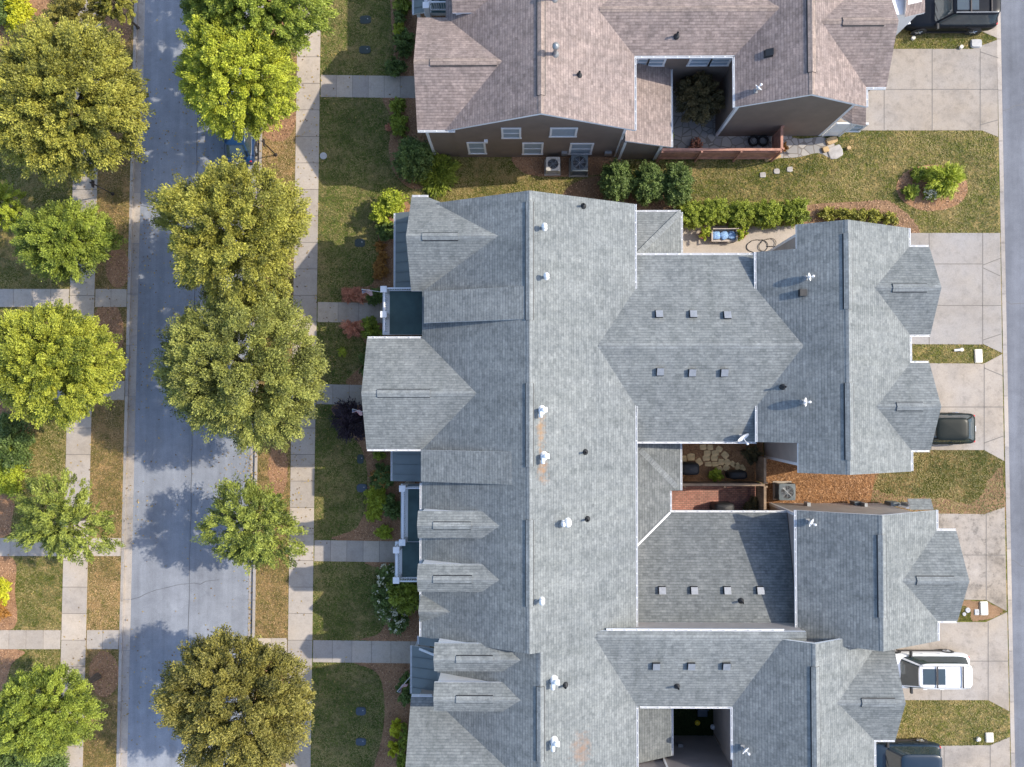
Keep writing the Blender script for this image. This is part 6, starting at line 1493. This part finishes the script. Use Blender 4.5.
def lay(name, P, z0, ln, wd, mat, tilt, tint):
    n = len(P); C = np.column_stack([P, np.full(n, z0)+RNG.uniform(0, .02, n)]); a = RNG.uniform(0, 6.28, n)
    D = np.column_stack([np.cos(a), np.sin(a), RNG.uniform(0, tilt, n)]); Nn = np.column_stack([RNG.normal(0, .4, n), RNG.normal(0, .4, n), np.ones(n)])
    k = RNG.uniform(.6, 1.4, n); o = leaf_object(name, C, D, Nn, ln*k, wd*k, tint, mat, None); tag(o, kind='stuff'); return o
q_ = lambda pts: np.array(px_poly(pts))
ex = list(EXCL)
for f0, f1 in ((wa, wb), (ea, eb)): ex.append(q_([(f0(-60)-.6, -60), (f1(-60)+.6, -60), (f1(830)+.6, 830), (f0(830)-.6, 830)]))
P = scatter([q_([(-40, -30), (wa(-30), -30), (wa(800), 800), (-40, 800)]), q_([(eb(-30), -30), (420, -30), (420, 800), (eb(800), 800)]), q_([(420, 150), (620, 150), (620, 215), (420, 215)]), q_([(600, 125), (996.5, 125), (999, 240), (600, 240)]),
             q_([(886, 28), (995, 28), (995, 50), (886, 50)]), q_([(895, 344), (1001, 344), (1001, 364), (895, 364)]), q_([(868, 440), (1003, 440), (1004, 515), (868, 515)]), q_([(868, 699), (1008, 699), (1008.5, 748), (868, 748)])], 330, ex)
lay('grass', P, .02, .105, .030, L['turf'], .9, .42+.26*lowfreq(P)+RNG.normal(0, .20, len(P)))
P = scatter([q_([(wb(-30), -30), (xL(-30)-1, -30), (xL(800)-1, 800), (wb(800), 800)]), q_([(xR(-30)+1, -30), (ea(-30), -30), (ea(800), 800), (xR(800)+1, 800)])], 330, ex)
lay('grass', P, .02, .10, .030, L['dryturf'], .9, .5+.26*lowfreq(P)+RNG.normal(0, .20, len(P)))
walks = [e for e in EXCL if not any(e is b_ or (e.shape == b_.shape and np.allclose(e, b_)) for b_ in BEDS)]
P = scatter(BEDS, 150, walks); lay('bark_chips', P, .025, .085, .04, L['chip'], .5, RNG.random(len(P)))
P = scatter([q_([(766, 440), (868, 442), (880, 470), (866, 505), (766, 520)]), q_([(640, 441), (760, 441), (760, 480), (640, 480)])], 260, []); lay('pine_needles', P, .03, .19, .02, L['needle'], .4, RNG.random(len(P)))
# fallen leaves, thicker near the trees
pts = []
for (x, y, r, n) in ((110, 150, 60, 420), (120, 240, 40, 220), (110, 360, 50, 300), (100, 520, 45, 200), (100, 690, 45, 260), (270, 60, 70, 420), (262, 140, 50, 300), (250, 250, 60, 420), (250, 370, 70, 480), (255, 470, 40, 260), (262, 530, 45, 200), (250, 700, 70, 420), (190, 300, 90, 200), (330, 400, 60, 160)):
    a = RNG.normal(0, r*.75, (n, 2))+np.array([x, y]); pts += [W(p_[0], p_[1], 0)[:2] for p_ in a]
P = np.array(pts); kr = np.array([X(xR(400), 400, 0), X(xL(400), 400, 0)])
onroad = (P[:, 0] > X(136, 400, 0)) & (P[:, 0] < X(252, 400, 0))
# along the right-hand gutter
g_ = np.array([W(xR(y)-RNG.uniform(3, 11)*RNG.random(), y, 0)[:2] for y in RNG.uniform(380, 780, 500)])
lay('fallen_leaves', np.vstack([P[onroad], g_]), GZ+.03, .10, .065, L['litter'], .3, RNG.random(onroad.sum()+len(g_)))
lay('fallen_leaves', P[~onroad], .045, .10, .065, L['litter'], .3, RNG.random((~onroad).sum()))
# road wear: paving seam, crack sealant, manhole
def ribbon(name, pts, wd, z, mat):
    q = MB(); v = [Vector(W(x, y, 0)[:2]) for x, y in pts]
    for i in range(len(v)-1):
        d = (v[i+1]-v[i]).normalized(); n_ = Vector((-d.y, d.x))*wd*random.uniform(.7, 1.2); q.face([tuple(v[i]+n_), tuple(v[i+1]+n_), tuple(v[i+1]-n_), tuple(v[i]-n_)], z, 0, .5)
    tag(q.build(name, mat), kind='structure')
tar = plain('crack_sealant', (.10, .105, .115), .6)
ribbon('paving_seam', [(199-.018*y+random.uniform(-.5, .5), y) for y in range(-100, 900, 14)], .022, GZ+.004, tar)
for (x, y, dx, dy, n) in ((130, 600, 8, -1, 12), (140, 205, 9, 1, 8), (1006, 300, 6, 2, 6), (1004, 110, 6, -1, 6), (1012, 560, 5, 3, 5)):
    pt_ = [(x, y)]
    for k in range(n): pt_.append((pt_[-1][0]+dx*random.uniform(.6, 1.3), pt_[-1][1]+dy+random.uniform(-3, 3)))
    ribbon('crack_seal', pt_, .018, GZ+.0045, tar)
